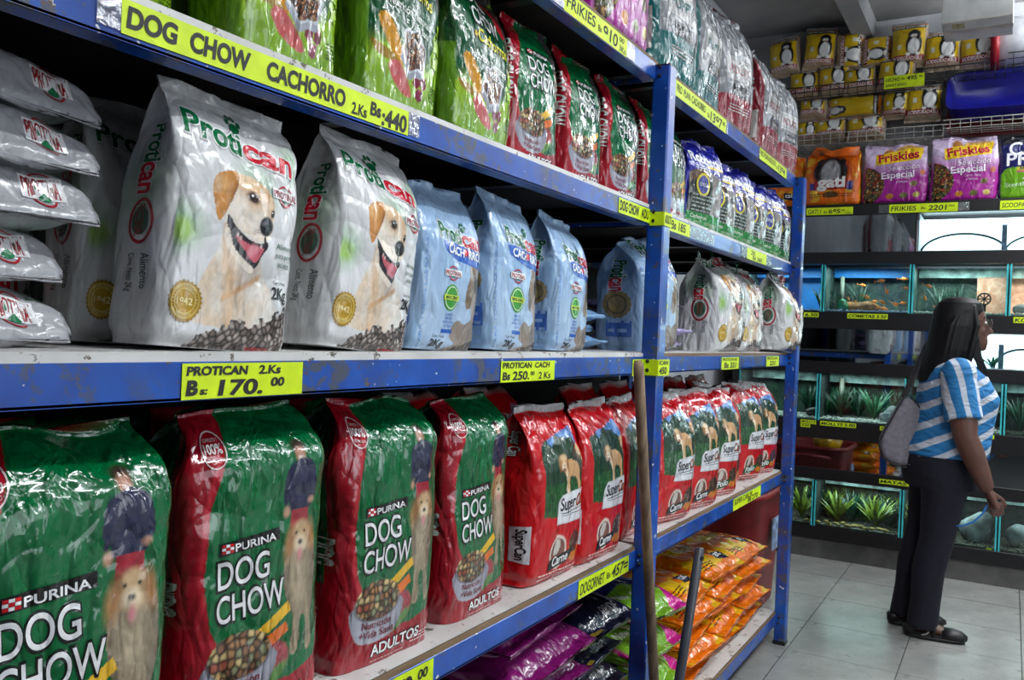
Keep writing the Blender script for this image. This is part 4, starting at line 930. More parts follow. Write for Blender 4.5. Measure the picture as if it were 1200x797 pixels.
sticker('smallest yellow sticker at the far end of the middle shelf', 3.575, 1.252, 3.79, 1.294, [('PROTICAN', .01, .028, .011, .02, .17), ('231', .05, .005, .017, .03, .10)], tape=.02)
sticker('yellow sticker cut by the bottom of the picture reading 70.00', 1.05, .722, 1.262, .766, [('Bs 1', .01, .006, .026, .04, .08), ('70', .10, .006, .028, .04, .05), ('00', .165, .02, .016, .03, .03)])
sticker('yellow sticker reading DOGORNET Bs 457 on lower shelf edge', 1.855, .722, 2.165, .766, [('DOGORNET', .008, .008, .026, .01, .145, 0, .3), ('Bs', .165, .012, .015, .01, .022), ('457=', .195, .008, .028, .02, .11, 0, .3)])
sticker('yellow sticker reading SUPER CAN under the red sacks beyond the post', 3.17, .722, 3.57, .766, [('SUPER CAN 2K', .01, .02, .02, .01, .26), ('Bs 270', .2, .004, .02, .02, .15)])
# ---------------------------------------------------------------- bag placing
_mc = {}
DES = {}
def bag(design, label, cat, name, x, y, z, w, h, d, seed=1, yaw=0, roll=0, pitch=0, kind='stand', cell=.005, amp=.005, group=None, mat=None, lean=0, waist=0):
    key = (id(design), w, h, d, seed, kind, cell, amp, lean)
    if key not in _mc: _mc[key] = bag_meshes(design, w, h, d, seed, cell, kind, amp, mat, lean, waist)
    me, pm = _mc[key]
    o = obj(name, me, None, (x, y, z), (rad(pitch), rad(roll), rad(yaw))); tag(o, label, cat, group)
    for nm, pme in pm: obj(nm, pme, o)
    return o
def flat(design, label, cat, name, x, y0, z, w, l, t, seed=1, yaw=0, roll=0, brick=False, **k):
    """bag lying down, one sealed end towards the aisle; y0 = where that end is"""
    o = bag(design, label, cat, name, x, y0, z+t*.5, w, l, t, seed, kind='brick' if brick else 'pillow', **k)
    o.rotation_euler = Matrix.Rotation(rad(yaw), 3, 'Z').__matmul__(Matrix.Rotation(rad(roll), 3, 'Y') @ Matrix.Rotation(rad(-90), 3, 'X')).to_euler()
    return o
DB = 'dog food bag'; dn = 'dog_food_bag'
# middle shelf, near bay
zM = Z['M']
bag(RETR, 'large white dog food bag with retriever photo, nearest and leftmost in front', DB, dn, .805, .955, zM, .222, .345, .115, 11, 0, 3.5, cell=.0014, group='white retriever bags', amp=.0065, kind='stand')
bag(RETR, 'large white retriever bag, second of the near white bags, left of the blue bags', DB, dn, 1.088, .955, zM, .226, .350, .12, 12, 3, 5, cell=.0014, group='white retriever bags', amp=.006)
bag(RETR, 'white dog food bag half hidden behind the nearest retriever bag', DB, dn, .800, 1.105, zM, .22, .345, .11, 13, -4, 3, cell=.0032, group='white retriever bags')
bag(RETR_SIDE, 'white bag in the dark between the two large retriever bags', DB, dn, 1.02, 1.14, zM, .23, .33, .11, 14, 0, 2, cell=.005)
bag(RETR_SIDE, 'grey shadowed bag standing behind the flat white stack', DB, dn, .62, 1.28, zM, .24, .36, .12, 15, 6, 0, cell=.005)
bag(RETR_SIDE, 'shadowed white bag at the back behind the hidden retriever bag', DB, dn, .90, 1.29, zM, .24, .36, .12, 16, 6, 0, cell=.005)
for i in range(5):
    nm = ['bottom', 'second from the bottom', 'middle', 'fourth from the bottom', 'topmost'][i]
    flat(WHITEFLAT, 'white bag lying flat at the left edge, %s of its stack' % nm, DB, dn, (.475, .47, .50, .502, .53)[i]+.02, (.965, .97, .955, .955, .985)[i], zM+.068*i, .27, .36, .078, 20+i % 3, yaw=(-1, 2, -2, 1, 5)[i], roll=(0, 0, 1, 1, 3)[i], brick=True, cell=.004, group='white bags in the flat stack', amp=.006)
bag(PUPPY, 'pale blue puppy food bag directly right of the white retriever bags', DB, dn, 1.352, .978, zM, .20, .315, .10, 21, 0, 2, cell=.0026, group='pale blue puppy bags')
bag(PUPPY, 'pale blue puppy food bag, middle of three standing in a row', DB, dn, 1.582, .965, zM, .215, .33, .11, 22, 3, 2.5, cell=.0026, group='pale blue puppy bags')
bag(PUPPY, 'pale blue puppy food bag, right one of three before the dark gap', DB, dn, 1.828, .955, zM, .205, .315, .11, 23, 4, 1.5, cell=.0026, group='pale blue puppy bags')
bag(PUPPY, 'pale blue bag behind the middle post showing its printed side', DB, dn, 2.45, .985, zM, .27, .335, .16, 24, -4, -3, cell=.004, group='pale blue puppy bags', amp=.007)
bag(PUPPY, 'darker blue bag standing in the shadow behind the post', DB, dn, 2.26, 1.30, zM, .24, .35, .12, 25, 4, 0, cell=.005)
bag(PUPPY, 'blue bag in the dark gap behind the three pale blue bags', DB, dn, 1.66, 1.14, zM, .22, .33, .11, 26, -6, 0, cell=.005)
for i in range(4):
    flat(LBFLAT, 'light blue bag lying flat beside the middle post, %s' % ('bottom of four', 'second of four', 'third of four', 'top of four')[i], DB, dn, 2.075+.012*(i % 2), .99+.01*i, zM+.036*i, .24, .3, .046, 30+i, yaw=(-14, 6, -18, 10)[i], cell=.006, amp=.008, group='light blue flat bags')
for i in range(4):
    flat(LILAC, 'lilac bag lying flat behind the post, %s' % ('bottom of four', 'second of four', 'third of four', 'top of four')[i], DB, dn, 2.76+.012*(i % 2), .97+.01*i, zM+.042*i, .24, .3, .052, 34+i, yaw=(8, -12, 10, -5)[i], cell=.006, amp=.008, group='lilac flat bags')
bag(RETR, 'white retriever bag beyond the post, leftmost of the far three', DB, dn, 3.19, .99, zM, .27, .345, .17, 41, -6, -1, cell=.004, group='far white retriever bags', amp=.008, mat=PL_SHINE)
bag(RETR, 'white retriever bag in the middle of the far three', DB, dn, 3.56, 1.0, zM, .26, .345, .15, 42, -6, 2, cell=.004, group='far white retriever bags', amp=.008, mat=PL_SHINE)
bag(RETR, 'crumpled white retriever bag leaning out over the last post', DB, dn, 3.92, .925, zM, .27, .325, .17, 43, -4, 5, cell=.004, group='far white retriever bags', amp=.011, mat=PL_SHINE)
bag(RETR_SIDE, 'white bag at the back of the far middle shelf', DB, dn, 3.2, 1.3, zM, .26, .34, .12, 44, 0, 0, cell=.006)
# lower shelf: big green bags and red sacks
zL = Z['L1']
gl = ('big green and red dog food bag cut by the left edge', 'big green and red dog food bag under the 170 sticker', 'big green and red dog food bag, third from the left', 'big green and red dog food bag next to the red sacks')
for i, (x, s, w, ya, hh) in enumerate(((.60, 51, .262, -3, .435), (.895, 52, .25, -2, .445), (1.192, 53, .25, -3, .442), (1.49, 54, .235, 0, .432))):
    bag(BIG, gl[i], DB, dn, x, .975+.005*i, zL, w, hh, .145, s, ya, 0, kind='full', cell=.0019, mat=PL_SHINE, group='big green dog food bags', amp=.006, waist=.02)
for i, (x, y, s, lb) in enumerate(((1.80, .965, 61, 'red dog food sack, first one right of the green bags'), (2.045, .955, 62, 'red dog food sack just left of the broom handle'), (2.60, .96, 63, 'red dog food sack just right of the middle post'), (2.86, .955, 64, 'red dog food sack, second beyond the middle post'))):
    bag(REDSACK, lb, DB, dn, x, y, zL, .258, .40, .13, s, (0, 0, -10, -12)[i], 1.5, cell=.0034, group='red dog food sacks', mat=PL_SHINE if i > 1 else PL, amp=.0065)
for i, (x, y, s, lb) in enumerate(((3.14, .965, 65, 'red dog food sack with green label, third beyond the post'), (3.36, 1.02, 66, 'red sack set back between its neighbours at the far end'), (3.59, .99, 67, 'red dog food sack with green label, second from the last post'), (3.80, .98, 68, 'red dog food sack with green label beside the last post'))):
    bag(REDSACK2, lb, DB, dn, x, y, zL, .26, .395, .13, s, -14, 2, cell=.0042, group='red dog food sacks', mat=PL_SHINE, amp=.007)
bag(REDSACK, 'red sack half hidden behind the broom handle and the post', DB, dn, 2.33, .985, zL, .25, .395, .13, 69, 4, 0, cell=.006)
for i, x in enumerate((.72, 1.02, 1.32, 1.62, 1.95)):  # rear row added to keep the shelf behind dark
    bag(BIG if i < 3 else REDSACK, 'added second-row bag behind the green bags and red sacks, %s from the left' % ORD[i], DB, dn, x, 1.22, zL, .25, .42, .14, 71, 0, 0, kind='full', cell=.02, group='second row bags on the lower shelf')
for i, x in enumerate((2.5, 2.8, 3.1, 3.4, 3.7)):  # added rear sacks that block light from the shelf depth
    bag(REDSACK, 'added second-row red sack behind the far red sacks, %s from the left' % ORD[i], DB, dn, x, 1.2, zL, .25, .41, .13, 72, 0, 0, cell=.02, group='second row red sacks')
# upper shelf: lime puppy bags, green adult bags, blue pouches
zU = Z['U2']
for i, (x, s, w, hh, lb) in enumerate(((.925, 81, .225, .36, 'lime and green puppy food bag, leftmost above the long sticker'), (1.185, 82, .235, .36, 'lime and green puppy food bag, middle of the three'), (1.445, 83, .245, .345, 'lime and green puppy food bag next to the adult bags'))):
    bag(LIMEBAG, lb, DB, dn, x, .985, zU, w, hh, .11, s, 4, 1.5, cell=.0024, group='lime puppy food bags', amp=.0065, mat=PL_SHINE)
bag(LIMEBAG, 'dark green bag in the gap at the top left corner', DB, dn, .66, 1.05, zU, .24, .36, .12, 84, 6, 0, cell=.006)
bag(LIMEBAG, 'dark green bag behind the gap between the two left lime bags', DB, dn, 1.0, 1.2, zU, .24, .36, .12, 84, 6, 0, cell=.006)
dl = ('small green and red adult dog food bag beside the lime bags', 'small green and red adult bag, second from the lime bags', 'small green and red adult bag, third from the lime bags', 'small green and red adult bag cut by the middle post', 'small green and red bag just right of the middle post')
for i, (x, s) in enumerate(((1.685, 85), (1.93, 86), (2.18, 87), (2.43, 88), (2.61, 85))):
    bag(SMALLDOG, dl[i], DB, dn, x, .985, zU, .20, .33, .10, s, -4 if i < 4 else 2, 1, cell=.003, group='small green adult bags', amp=.006, mat=PL_SHINE)
ol = ('first', 'second', 'third', 'fourth', 'fifth', 'last')
for i in range(6):
    bag(BLUEGREEN, 'blue and green dog food pouch, %s from the middle post' % ol[i] if i < 5 else 'blue and green dog food pouch beside the last post', DB, 'dog_food_pouch', 2.83+.225*i, .955+.012*(i % 2), zU, .215, .30-.012*(i == 1), .085, 91+i % 4, -16, 2+(i % 3), cell=.0034, group='blue and green pouches', amp=.007, mat=PL_SHINE)
for i, x in enumerate((2.9, 3.3, 3.7)): bag(BLUEGREEN, 'added second-row pouch behind the blue and green pouches, %s from the left' % ORD[i], DB, 'dog_food_pouch', x, 1.2, zU, .24, .3, .09, 99, 0, 0, cell=.02, group='second row pouches')  # rear pouches added to darken the gaps
for i, x in enumerate((1.5, 1.85, 2.2)): bag(SMALLDOG, 'added second-row green bag behind the small adult bags, %s from the left' % ORD[i], DB, dn, x, 1.22, zU, .24, .31, .10, 98, 0, 0, cell=.02, group='second row green bags')  # rear bags added to darken the space behind
# top shelf
zT = Z['U3']-.003
for i, (x, s, lb) in enumerate(((1.60, 101, 'purple cat food bag over the FRIKIES sticker, left one'), (2.02, 102, 'purple cat food bag on the top shelf, right one before the post'))):
    bag(PURPLE, lb, 'cat food bag', 'cat_food_bag', x, .94, zT, .37, .38, .12, s, 0, 0, cell=.005, group='purple bags on the top shelf', amp=.007)
for i, (D_, x, y, w, lb) in enumerate(((PREM_T, 2.48, .97, .30, 'teal and grey puppy food sack above the middle post'), (PREM_T, 2.815, .98, .27, 'teal and grey puppy food sack showing its teal side'), (PREM_R, 3.155, .985, .30, 'grey and dark red adult sack next to the teal sacks'), (PREM_R, 3.44, 1.08, .28, 'grey and dark red sack set back in the middle of its row'), (PREM_R, 3.64, .975, .28, 'grey and dark red sack turned to show its red side'), (PREM_R, 3.93, .975, .27, 'grey and dark red adult sack above the last post'))):
    bag(D_, lb, DB, 'dog_food_sack', x, y, zT, w, (.46, .44, .46, .43, .44, .44)[i], .14, 103+i % 3, (-6, 0, -12, -10, -2, -12)[i], 0, cell=.0045, group='grey premium sacks', amp=.008, mat=PL)
# bottom shelf
z0 = Z['L0']
def stack(D_, n, x, y, z, w, l, t, dz, label, cat, name, group, seeds, yaws, offs, cell=.006, amp=.008, mat=None):
    L_ = ['bottom', 'second', 'third', 'fourth', 'fifth', 'sixth', 'seventh', 'eighth']
    for i in range(n):
        pos = 'top' if i == n-1 else (L_[i]+' from the bottom' if i else 'bottom')
        flat(D_, label % pos, cat, name, x+offs[i % len(offs)]*.5, y+offs[(i+1) % len(offs)]*.6, z+dz*i, w, l, t, seeds[i % len(seeds)], yaw=yaws[i % len(yaws)], cell=cell, amp=amp, group=group, mat=mat)
stack(MAGENTA, 7, 1.80, .885, z0, .44, .5, .100, .078, 'magenta cat food bag under the lower shelf, %s of its pile', 'cat food bag', 'cat_food_bag', 'magenta bags lying under the lower shelf', (111, 112), (3, -3, 4, 0, -2, 3, 5), (0, .02, -.02, .03), cell=.005)
stack(NAVYFLAT, 5, 2.19, .93, z0, .36, .5, .10, .088, 'dark navy litter bag behind the middle post, %s of its pile', 'cat litter bag', 'cat_litter_bag', 'navy bags behind the middle post', (113, 114), (-4, 3, -2, 4, -3), (0, .02, -.03), cell=.006)
stack(MULTI, 4, 2.56, .88, z0, .34, .5, .105, .098, 'tricolour cat litter bag right of the middle post, %s of its pile', 'cat litter bag', 'cat_litter_bag', 'tricolour litter bags', (115, 116), (-8, 6, -4, -10), (0, .02, -.03), cell=.005)
SO = ('third', 'middle', 'far')
stack(ORANGE, 5, 2.96, .885, z0, .37, .5, .080, .066, 'orange cat food bag on the bottom shelf, near pile, %s', 'cat food bag', 'cat_food_bag', 'orange cat food bags lying', (121, 122, 123), (3, -4, 5, -2, 4), (0, .03, -.02, .02), cell=.0045)
stack(ORANGE, 5, 3.34, .90, z0, .37, .5, .082, .067, 'orange cat food bag on the bottom shelf, middle pile, %s', 'cat food bag', 'cat_food_bag', 'orange cat food bags lying', (122, 123, 121), (-3, 4, -5, 2, -6), (0, .02, -.02, .03), cell=.0045)
stack(ORANGE, 5, 3.73, .90, z0, .37, .5, .078, .064, 'orange cat food bag on the bottom shelf beside last post, %s', 'cat food bag', 'cat_food_bag', 'orange cat food bags lying', (123, 121, 122), (2, -3, 4, -4, -2), (0, .02, -.01, .02), cell=.0045)
# ---------------------------------------------------------------- red bin, handles
REDP = mat_simple('worn_red_plastic', (128, 24, 28), .45, nscale=9, namt=.2)
bn = empty('storage_bin', (4.5, 1.28, 0)); tag(bn, 'large red plastic bin on the floor beyond the end of the rack', 'storage bin')
o = MB(); w_, d_ = .30, .26
rg = lambda s, z: (0, 0, z, w_*s, d_*s, 6)
o.rings([rg(.86, 0), rg(.88, .02), rg(.97, .56), rg(1, .57), rg(1.06, .575), rg(1.06, .60), rg(.96, .60), rg(.94, .58), rg(.84, .04)], 32); o.build('bin_body', REDP, bn, True)
MB().tube([(.30, -.16, .52), (.36, -.14, .53), (.38, 0, .54), (.36, .14, .53), (.30, .16, .52)], .014, 8).build('handle', REDP, bn, True)
MB().box(-.06, -.275, .30, .06, -.268, .46).build('paper_label', mat_simple('blue_white_label', (130, 150, 180), .5, nscale=30, namt=.4), bn, rot=(0, 0, 0))
it = MB().rings([(0, 0, 0, .05, .05), (0, 0, .03, .12, .09), (0, 0, .1, .15, .11), (0, 0, .15, .06, .05)], 16).build('yellow_bag', mat_simple('yellow_orange_film', (214, 150, 20), .3, nscale=14, namt=.5), None, True, loc=(4.45, 1.2, .52)); tag(it, 'yellow and green packet poking out of the red bin', 'packet')
WOODH = mat_wood_edge('weathered_wooden_handle', (92, 76, 60), (156, 132, 106), 60, 3)
bh = empty('broom', (2.31, .80, 0)); tag(bh, 'weathered wooden broom handle leaning against the middle post', 'broom')
a = np.array((2.012-2.31, .802-.80, 1.292)); b_ = np.array((0, 0, .04)); 
MB().tube([b_, b_+(a-b_)*.985, b_+(a-b_)*.995, a], [.0135, .0135, .012, .006], 14).build('handle', WOODH, bh, True)
MB().box(-.10, -.025, .05, .11, .02, .10, .006).build('broom_head', mat_simple('red_plastic_head', (110, 30, 30), .5), bh)
br = MB()
for i in range(40): 
    x = -.09+.19*i/39; br.tube([(x, -.015+.03*(i % 3)/2, .055), (x*1.1, -.02+.04*(i % 3)/2, .001)], .003, 4)
tag(br.build('bristles', mat_simple('dark_bristles', (40, 36, 34), .8), bh), kind='stuff')
# grey metal tube
gt = empty('mop', (2.10, .745, 0)); tag(gt, 'dark grey metal mop tube with hole at its top before orange bags', 'mop')
a = np.array((2.43-2.10, .755-.745, .752)); b_ = np.array((0, 0, .03)); t_ = (a-b_)/np.linalg.norm(a-b_)
MB().tube([b_, a-t_*.006, a-t_*.002, a], [.0135, .0135, .012, .007], 16).build('handle', mat_simple('dark_grey_enamel', (62, 64, 70), .35), gt, True)
hx = a-t_*.028; MB().tube([hx+np.array((-.0075, -.0118, .0)), hx+np.array((-.0085, -.0145, 0))], .006, 12).build('hanging_hole', BLACK, gt)
MB().box(-.09, -.03, 0, .08, .02, .035, .008).build('mop_head', mat_simple('grey_mop_head', (90, 90, 92), .8), gt)
# ---------------------------------------------------------------- aquarium rack (front plane X = 5.7)
FX = 5.7
ar = empty('aquarium_rack', (FX, 0, 0)); tag(ar, 'black steel aquarium rack along the back wall', 'aquarium rack')
def ap(name, mb, mat=BLACK): o = mb.build(name, mat, ar); return o
YA, YB = 1.60, -1.55
def bar(z0, z1, name='shelf_band'): ap(name, MB().box(0, YB, z0, .03, YA, z1, .002)); ap('shelf_deck', MB().box(.03, YB, z0+.02, .46, YA, z0+.035))
for z0_, z1_ in ((.121, .202), (.498, .571), (.759, .873), (1.172, 1.248), (1.455, 1.559), (1.862, 1.936), (2.165, 2.236)): bar(z0_, z1_)
for y in (YA-.02, .0+YB+.02): 
    for x in (.02, .44): ap('upright', MB().box(x-.02, y-.02, 0, x+.02, y+.02, 2.22))
struct('trim_3', FX+.02, YB, 0, FX+.06, YA, .119, mat_simple('grey_plinth', (90, 88, 86), .7))
TV = mat_emit('white_lit_panel', (238, 246, 255), 1.25); TV2 = mat_emit('fluorescent_tube', (245, 250, 255), 5)
MIR = mat_simple('dark_mirror_glass', (168, 176, 180), .03, 1.0, nscale=2, namt=.03)
def mirror(z0, z1, y0, y1, label):
    r = empty('mirror_panel', (FX+.012, 0, z0)); tag(r, label, 'mirror')
    MB().box(0, y0, 0, .006, y1, z1-z0).build('glass', MIR, r); MB().box(-.002, y1-.008, 0, .01, y1, z1-z0).box(-.002, y0, 0, .01, y0+.008, z1-z0).build('edge_strip', BLACK, r)
mirror(1.936, 2.165, .525, 1.56, 'dark reflecting glass left of the bright lit panel under the top shelf')
mirror(1.248, 1.455, .27, 1.56, 'reflecting glass strip above the middle fish tanks')
mirror(.571, .759, -1.5, 1.56, 'reflecting glass strip above the lowest fish tanks, behind the woman')
def lit(z0, z1, y0, y1, label, tube_):
    r = empty('lit_tank', (FX+.01, 0, z0)); tag(r, label, 'lit tank')
    MB().box(.30, y0, 0, .31, y1, z1-z0).build('back_panel', TV, r)
    MB().box(0, y0, -.0, .3, y1, .004).box(0, y0, 0, .3, y0+.004, z1-z0).box(0, y1-.004, 0, .3, y1, z1-z0).build('side_panel', mat_simple('white_panel', (222, 228, 234), .4), r)
    if tube_: MB().tube([(.20, y0+.02, z1-z0-.03), (.20, y1-.02, z1-z0-.03)], .014, 12).build('fluorescent_tube', TV2, r, True)
    MB().box(0, y0, 0, .005, y1, z1-z0).build('front_glass', GLASS, r)
    return r
lit(1.936, 2.165, -1.5, .515, 'bright white lit tank under the top shelf at the right edge', True)
lit(1.248, 1.455, -1.5, .26, 'bright white lit tank behind the face of the woman', True)
hm = mat_simple('dark_green_hose', (40, 70, 76), .4)
def arc(y, z, w, h, r=.006, n=20, x=FX+.16): return [(x, y+w*.5*math.cos(math.pi*i/n), z+h*math.sin(math.pi*i/n)) for i in range(n+1)]
tag(MB().tube(arc(.28, 1.94, .46, .115), .007, 8).build('air_hose', hm, None, True), 'dark hose bent in an arch inside the upper lit tank', 'hose', 'hoses in the lit tanks')
tag(MB().tube(arc(-.12, 1.94, .36, .10), .006, 8).build('air_hose', hm, None, True), 'second arched hose at the right edge of the upper lit tank', 'hose', 'hoses in the lit tanks')
tag(MB().tube(arc(-.06, 1.25, .3, .12), .007, 8).build('air_hose', hm, None, True), 'dark arched hose beside the green plant in lower lit tank', 'hose', 'hoses in the lit tanks')
GREYT = mat_simple('grey_filter_tube', (104, 112, 140), .4, nscale=40, namt=.4)
for (y, z, h_, lb) in ((.065, 1.94, .16, 'grey speckled filter tube standing in the upper lit tank'), (.055, 1.25, .145, 'grey filter tube standing behind the small green plant')):
    tag(MB().box(FX+.12, y-.014, z, FX+.145, y+.014, z+h_, .003).build('filter_tube', GREYT), lb, 'filter tube')
PLG = mat_simple('aquatic_leaf', (30, 92, 60), .4, nscale=30, namt=.4); PLG2 = mat_simple('bright_aquatic_leaf', (96, 112, 34), .4, nscale=30, namt=.5); PLD = mat_simple('dark_aquatic_leaf', (24, 58, 42), .4, nscale=30, namt=.5)
def plant(x, y, z, h, n, seed, mat, label, spread=.05, wd=.006, group=None, name='aquarium_plant', gravity=0.3):
    r = random.Random(seed); rt = empty(name, (x, y, z)); tag(rt, label, 'plant', group)
    for k in range(n):
        a = r.uniform(0, 6.28); l = h*r.uniform(.55, 1); s = spread*r.uniform(.3, 1.2); mb = MB(); pts = []
        for i in range(6):
            t = i/5; pts.append(np.array((math.cos(a)*s*t**1.3*.6, math.sin(a)*s*t**1.3, l*(t-gravity*t*t*.5))))
        vs = []; side = np.array((-math.sin(a)*.5, math.cos(a)*.5+.6, .1)); side /= np.linalg.norm(side)
        for i, p in enumerate(pts):
            ww = wd*math.sin(math.pi*(.12+.86*i/5)); vs += [p-side*ww, p+side*ww+np.array((.001, 0, 0))]
        mb.add(vs, [(2*i, 2*i+1, 2*i+3, 2*i+2) for i in range(5)]); mb.build('leaf', mat, rt)
    return rt
plant(FX+.1, .10, 1.252, .09, 14, 5, PLG, 'small green plant in a clear cup in the lit tank', .09, .006)
cup = MB().box(0, -.07, 0, .002, .07, .10).build('plant_cup', GLASS, None, loc=(FX+.06, .1, 1.252)); tag(cup, 'clear greenish pane in front of the small plant', 'pane')
# tanks
def mat_back(name, stops, sc=9, top=None):
    m, nt, b = new_mat(name); c = ramp(nt, noise(nt, sc, 6, .65, dist=.8), stops)
    nt.links.new(c, b.inputs['Base Color']); b.inputs['Roughness'].default_value = .6; bump(nt, b, noise(nt, 22, 4), .6, .02); return m
BK_T = mat_back('tank_backdrop_rock', [(.35, (24, 34, 34)), (.5, (52, 74, 70)), (.62, (96, 112, 100)), (.75, (60, 70, 60))])
BK_B = mat_simple('tank_backdrop_blue', (24, 120, 200), .5, nscale=4, namt=.4)
BK_M = mat_back('tank_backdrop_moss', [(.35, (10, 22, 18)), (.5, (20, 48, 38)), (.62, (36, 78, 58)), (.78, (80, 104, 88))])
BK_L = mat_back('tank_backdrop_weed', [(.35, (16, 22, 12)), (.5, (44, 54, 24)), (.65, (86, 96, 36)), (.8, (40, 40, 20))])
BK_D = mat_back('tank_backdrop_dark', [(.35, (14, 18, 18)), (.6, (40, 48, 46)), (.8, (86, 92, 88))])
BRK = mat_back('terracotta_backdrop', [(.35, (196, 128, 100)), (.6, (226, 170, 146)), (.8, (240, 214, 200))], 22)
TEAL = mat_simple('teal_glass_edge', (70, 190, 196), .2); GRAV = mat_simple('white_gravel', (186, 186, 180), .7, nscale=90, namt=.5); GRAV2 = mat_simple('dark_gravel', (70, 68, 58), .8, nscale=60, namt=.6); GRAVB = mat_simple('blue_white_gravel', (130, 140, 180), .6, nscale=110, namt=.9)
PVC = mat_simple('grey_pipe', (120, 122, 112), .5); WOODD = mat_simple('driftwood', (120, 76, 34), .7, nscale=18, namt=.6, bumps=30, bdist=.01)
ROCK = mat_simple('grey_rock', (116, 122, 124), .7, nscale=12, namt=.5, bumps=20, bdist=.01)
WATER_TOP = mat_simple('pale_condensation', (150, 176, 172), .5, nscale=16, namt=.5)
def scatter(name, mat, parent, x0, x1, y0, y1, z, n, r, seed):
    rr = random.Random(seed); mb = MB()
    for _ in range(n):
        q = r*rr.uniform(.6, 1.4); mb.ball((rr.uniform(x0, x1), rr.uniform(y0, y1), z+q*.4), (q, q*rr.uniform(.8, 1.6), q*.7), 6, 4)
    return tag(mb.build(name, mat, parent), kind='stuff')
TROWS = {'upper': (1.5595, 1.861), 'middle': (.8735, 1.171), 'lowest': (.2025, .497)}
EDG = [1.56, 1.05, .54, .03, -.48]
def tank(row, j, back, grav, label, glow=(.8, .95, .95), power=2.2, topblue=False):
    z0, z1 = TROWS[row]; y1, y0 = EDG[j], EDG[j+1]; H_ = z1-z0-.004; t = empty('aquarium', (FX+.004, 0, z0)); tag(t, label, 'aquarium', 'aquariums of the %s row' % row)
    a, b = y0+.004, y1-.004
    MB().box(0, a, 0, .005, b, H_).build('front_pane', GLASS, t)
    MB().box(-.0012, a, 0, .006, a+.009, H_).box(-.0012, b-.009, 0, .006, b, H_).build('glass_edge', TEAL, t)
    MB().box(.40, a, 0, .405, b, H_).build('back_pane', back, t)
    MB().box(.005, a, .0, .40, a+.004, H_).box(.005, b-.004, 0, .40, b, H_).box(.005, a, 0, .40, b, .004).build('side_pane', BK_D if row != 'upper' else BK_T, t)
    MB().box(.30, a+.01, H_*.80, .303, b-.01, H_).build('splash_pane', BK_B if topblue else WATER_TOP, t)
    MB().box(.01, a+.005, .004, .395, b-.005, .012).build('gravel_bed', grav, t)
    scatter('gravel', grav, t, .012, .30, a+.01, b-.01, .012, 170, .006, j*7+len(row))
    l = bpy.data.lights.new('tank_lamp', 'AREA'); l.shape = 'RECTANGLE'; l.size = .4; l.size_y = .08; l.energy = power; l.color = glow
    lo = bpy.data.objects.new('tank_lamp', l); lo.parent = t; lo.location = (.14, (a+b)/2, H_-.01); lo.rotation_euler = (0, 0, rad(90)); COL.objects.link(lo)
    return t
tank('upper', 0, BK_B, GRAVB, 'upper row fish tank partly behind the last rack post', topblue=True, power=1.6)
tank('upper', 1, BK_T, GRAVB, 'upper row fish tank with goldfish and driftwood', topblue=True, power=1.7)
tank('upper', 2, BK_T, GRAV, 'upper row fish tank directly above the woman', power=1.7)
tank('upper', 3, BRK, GRAV, 'upper row fish tank with terracotta backdrop at right edge', (1, .92, .85), power=3)
tank('middle', 0, BK_M, GRAV, 'middle row fish tank partly behind the last rack post', power=.7)
tank('middle', 1, BK_M, GRAV, 'middle row planted fish tank left of the woman', power=.9)
tank('middle', 2, BK_M, GRAV, 'middle row fish tank hidden behind the striped shirt', power=.9)
tank('middle', 3, BK_D, GRAV2, 'middle row dark fish tank at the right edge', power=.8)
tank('lowest', 0, BK_L, GRAV2, 'lowest row weedy fish tank partly behind the post', power=.7)
tank('lowest', 1, BK_L, GRAV2, 'lowest row fish tank full of yellow green weed', power=1.1)
tank('lowest', 2, BK_D, GRAV2, 'lowest row fish tank behind the jeans of the woman', power=.7)
tank('lowest', 3, BK_D, GRAV2, 'lowest row dark fish tank at the right edge', power=.7)
# terracotta card sits also behind the right part of the tank above the woman
tb = MB().box(FX+.29, .04, 1.575, FX+.294, .20, 1.80).build('backdrop_card', BRK); tag(tb, 'terracotta coloured card standing in the tank above the woman', 'backdrop card')
for i, (y, r_) in enumerate(((.155, .034),)):
    w = empty('bubble_wheel', (FX+.12, y, 1.66)); tag(w, 'dark spoked wheel ornament in the upper right tank', 'ornament')
    MB().tube([(0, r_*math.cos(k/16*6.283), r_*math.sin(k/16*6.283)) for k in range(17)], .005, 6).build('rim', BLACK, w)
    sp = MB()
    for k in range(4): a = k*math.pi/4; sp.tube([(0, -r_*math.cos(a), -r_*math.sin(a)), (0, r_*math.cos(a), r_*math.sin(a))], .0035, 5)
    sp.build('spokes', BLACK, w); MB().box(-.01, -.012, -.088, .01, .012, -.03).build('stand', BLACK, w)
tag(MB().ball((FX+.12, -.04, 1.60), (.03, .05, .035), 14, 8).build('rock', ROCK, None, True), 'dark rounded rock in the tank at the right edge', 'rock')
FISH = mat_simple('orange_fish_scales', (226, 110, 20), .35, nscale=40, namt=.3)
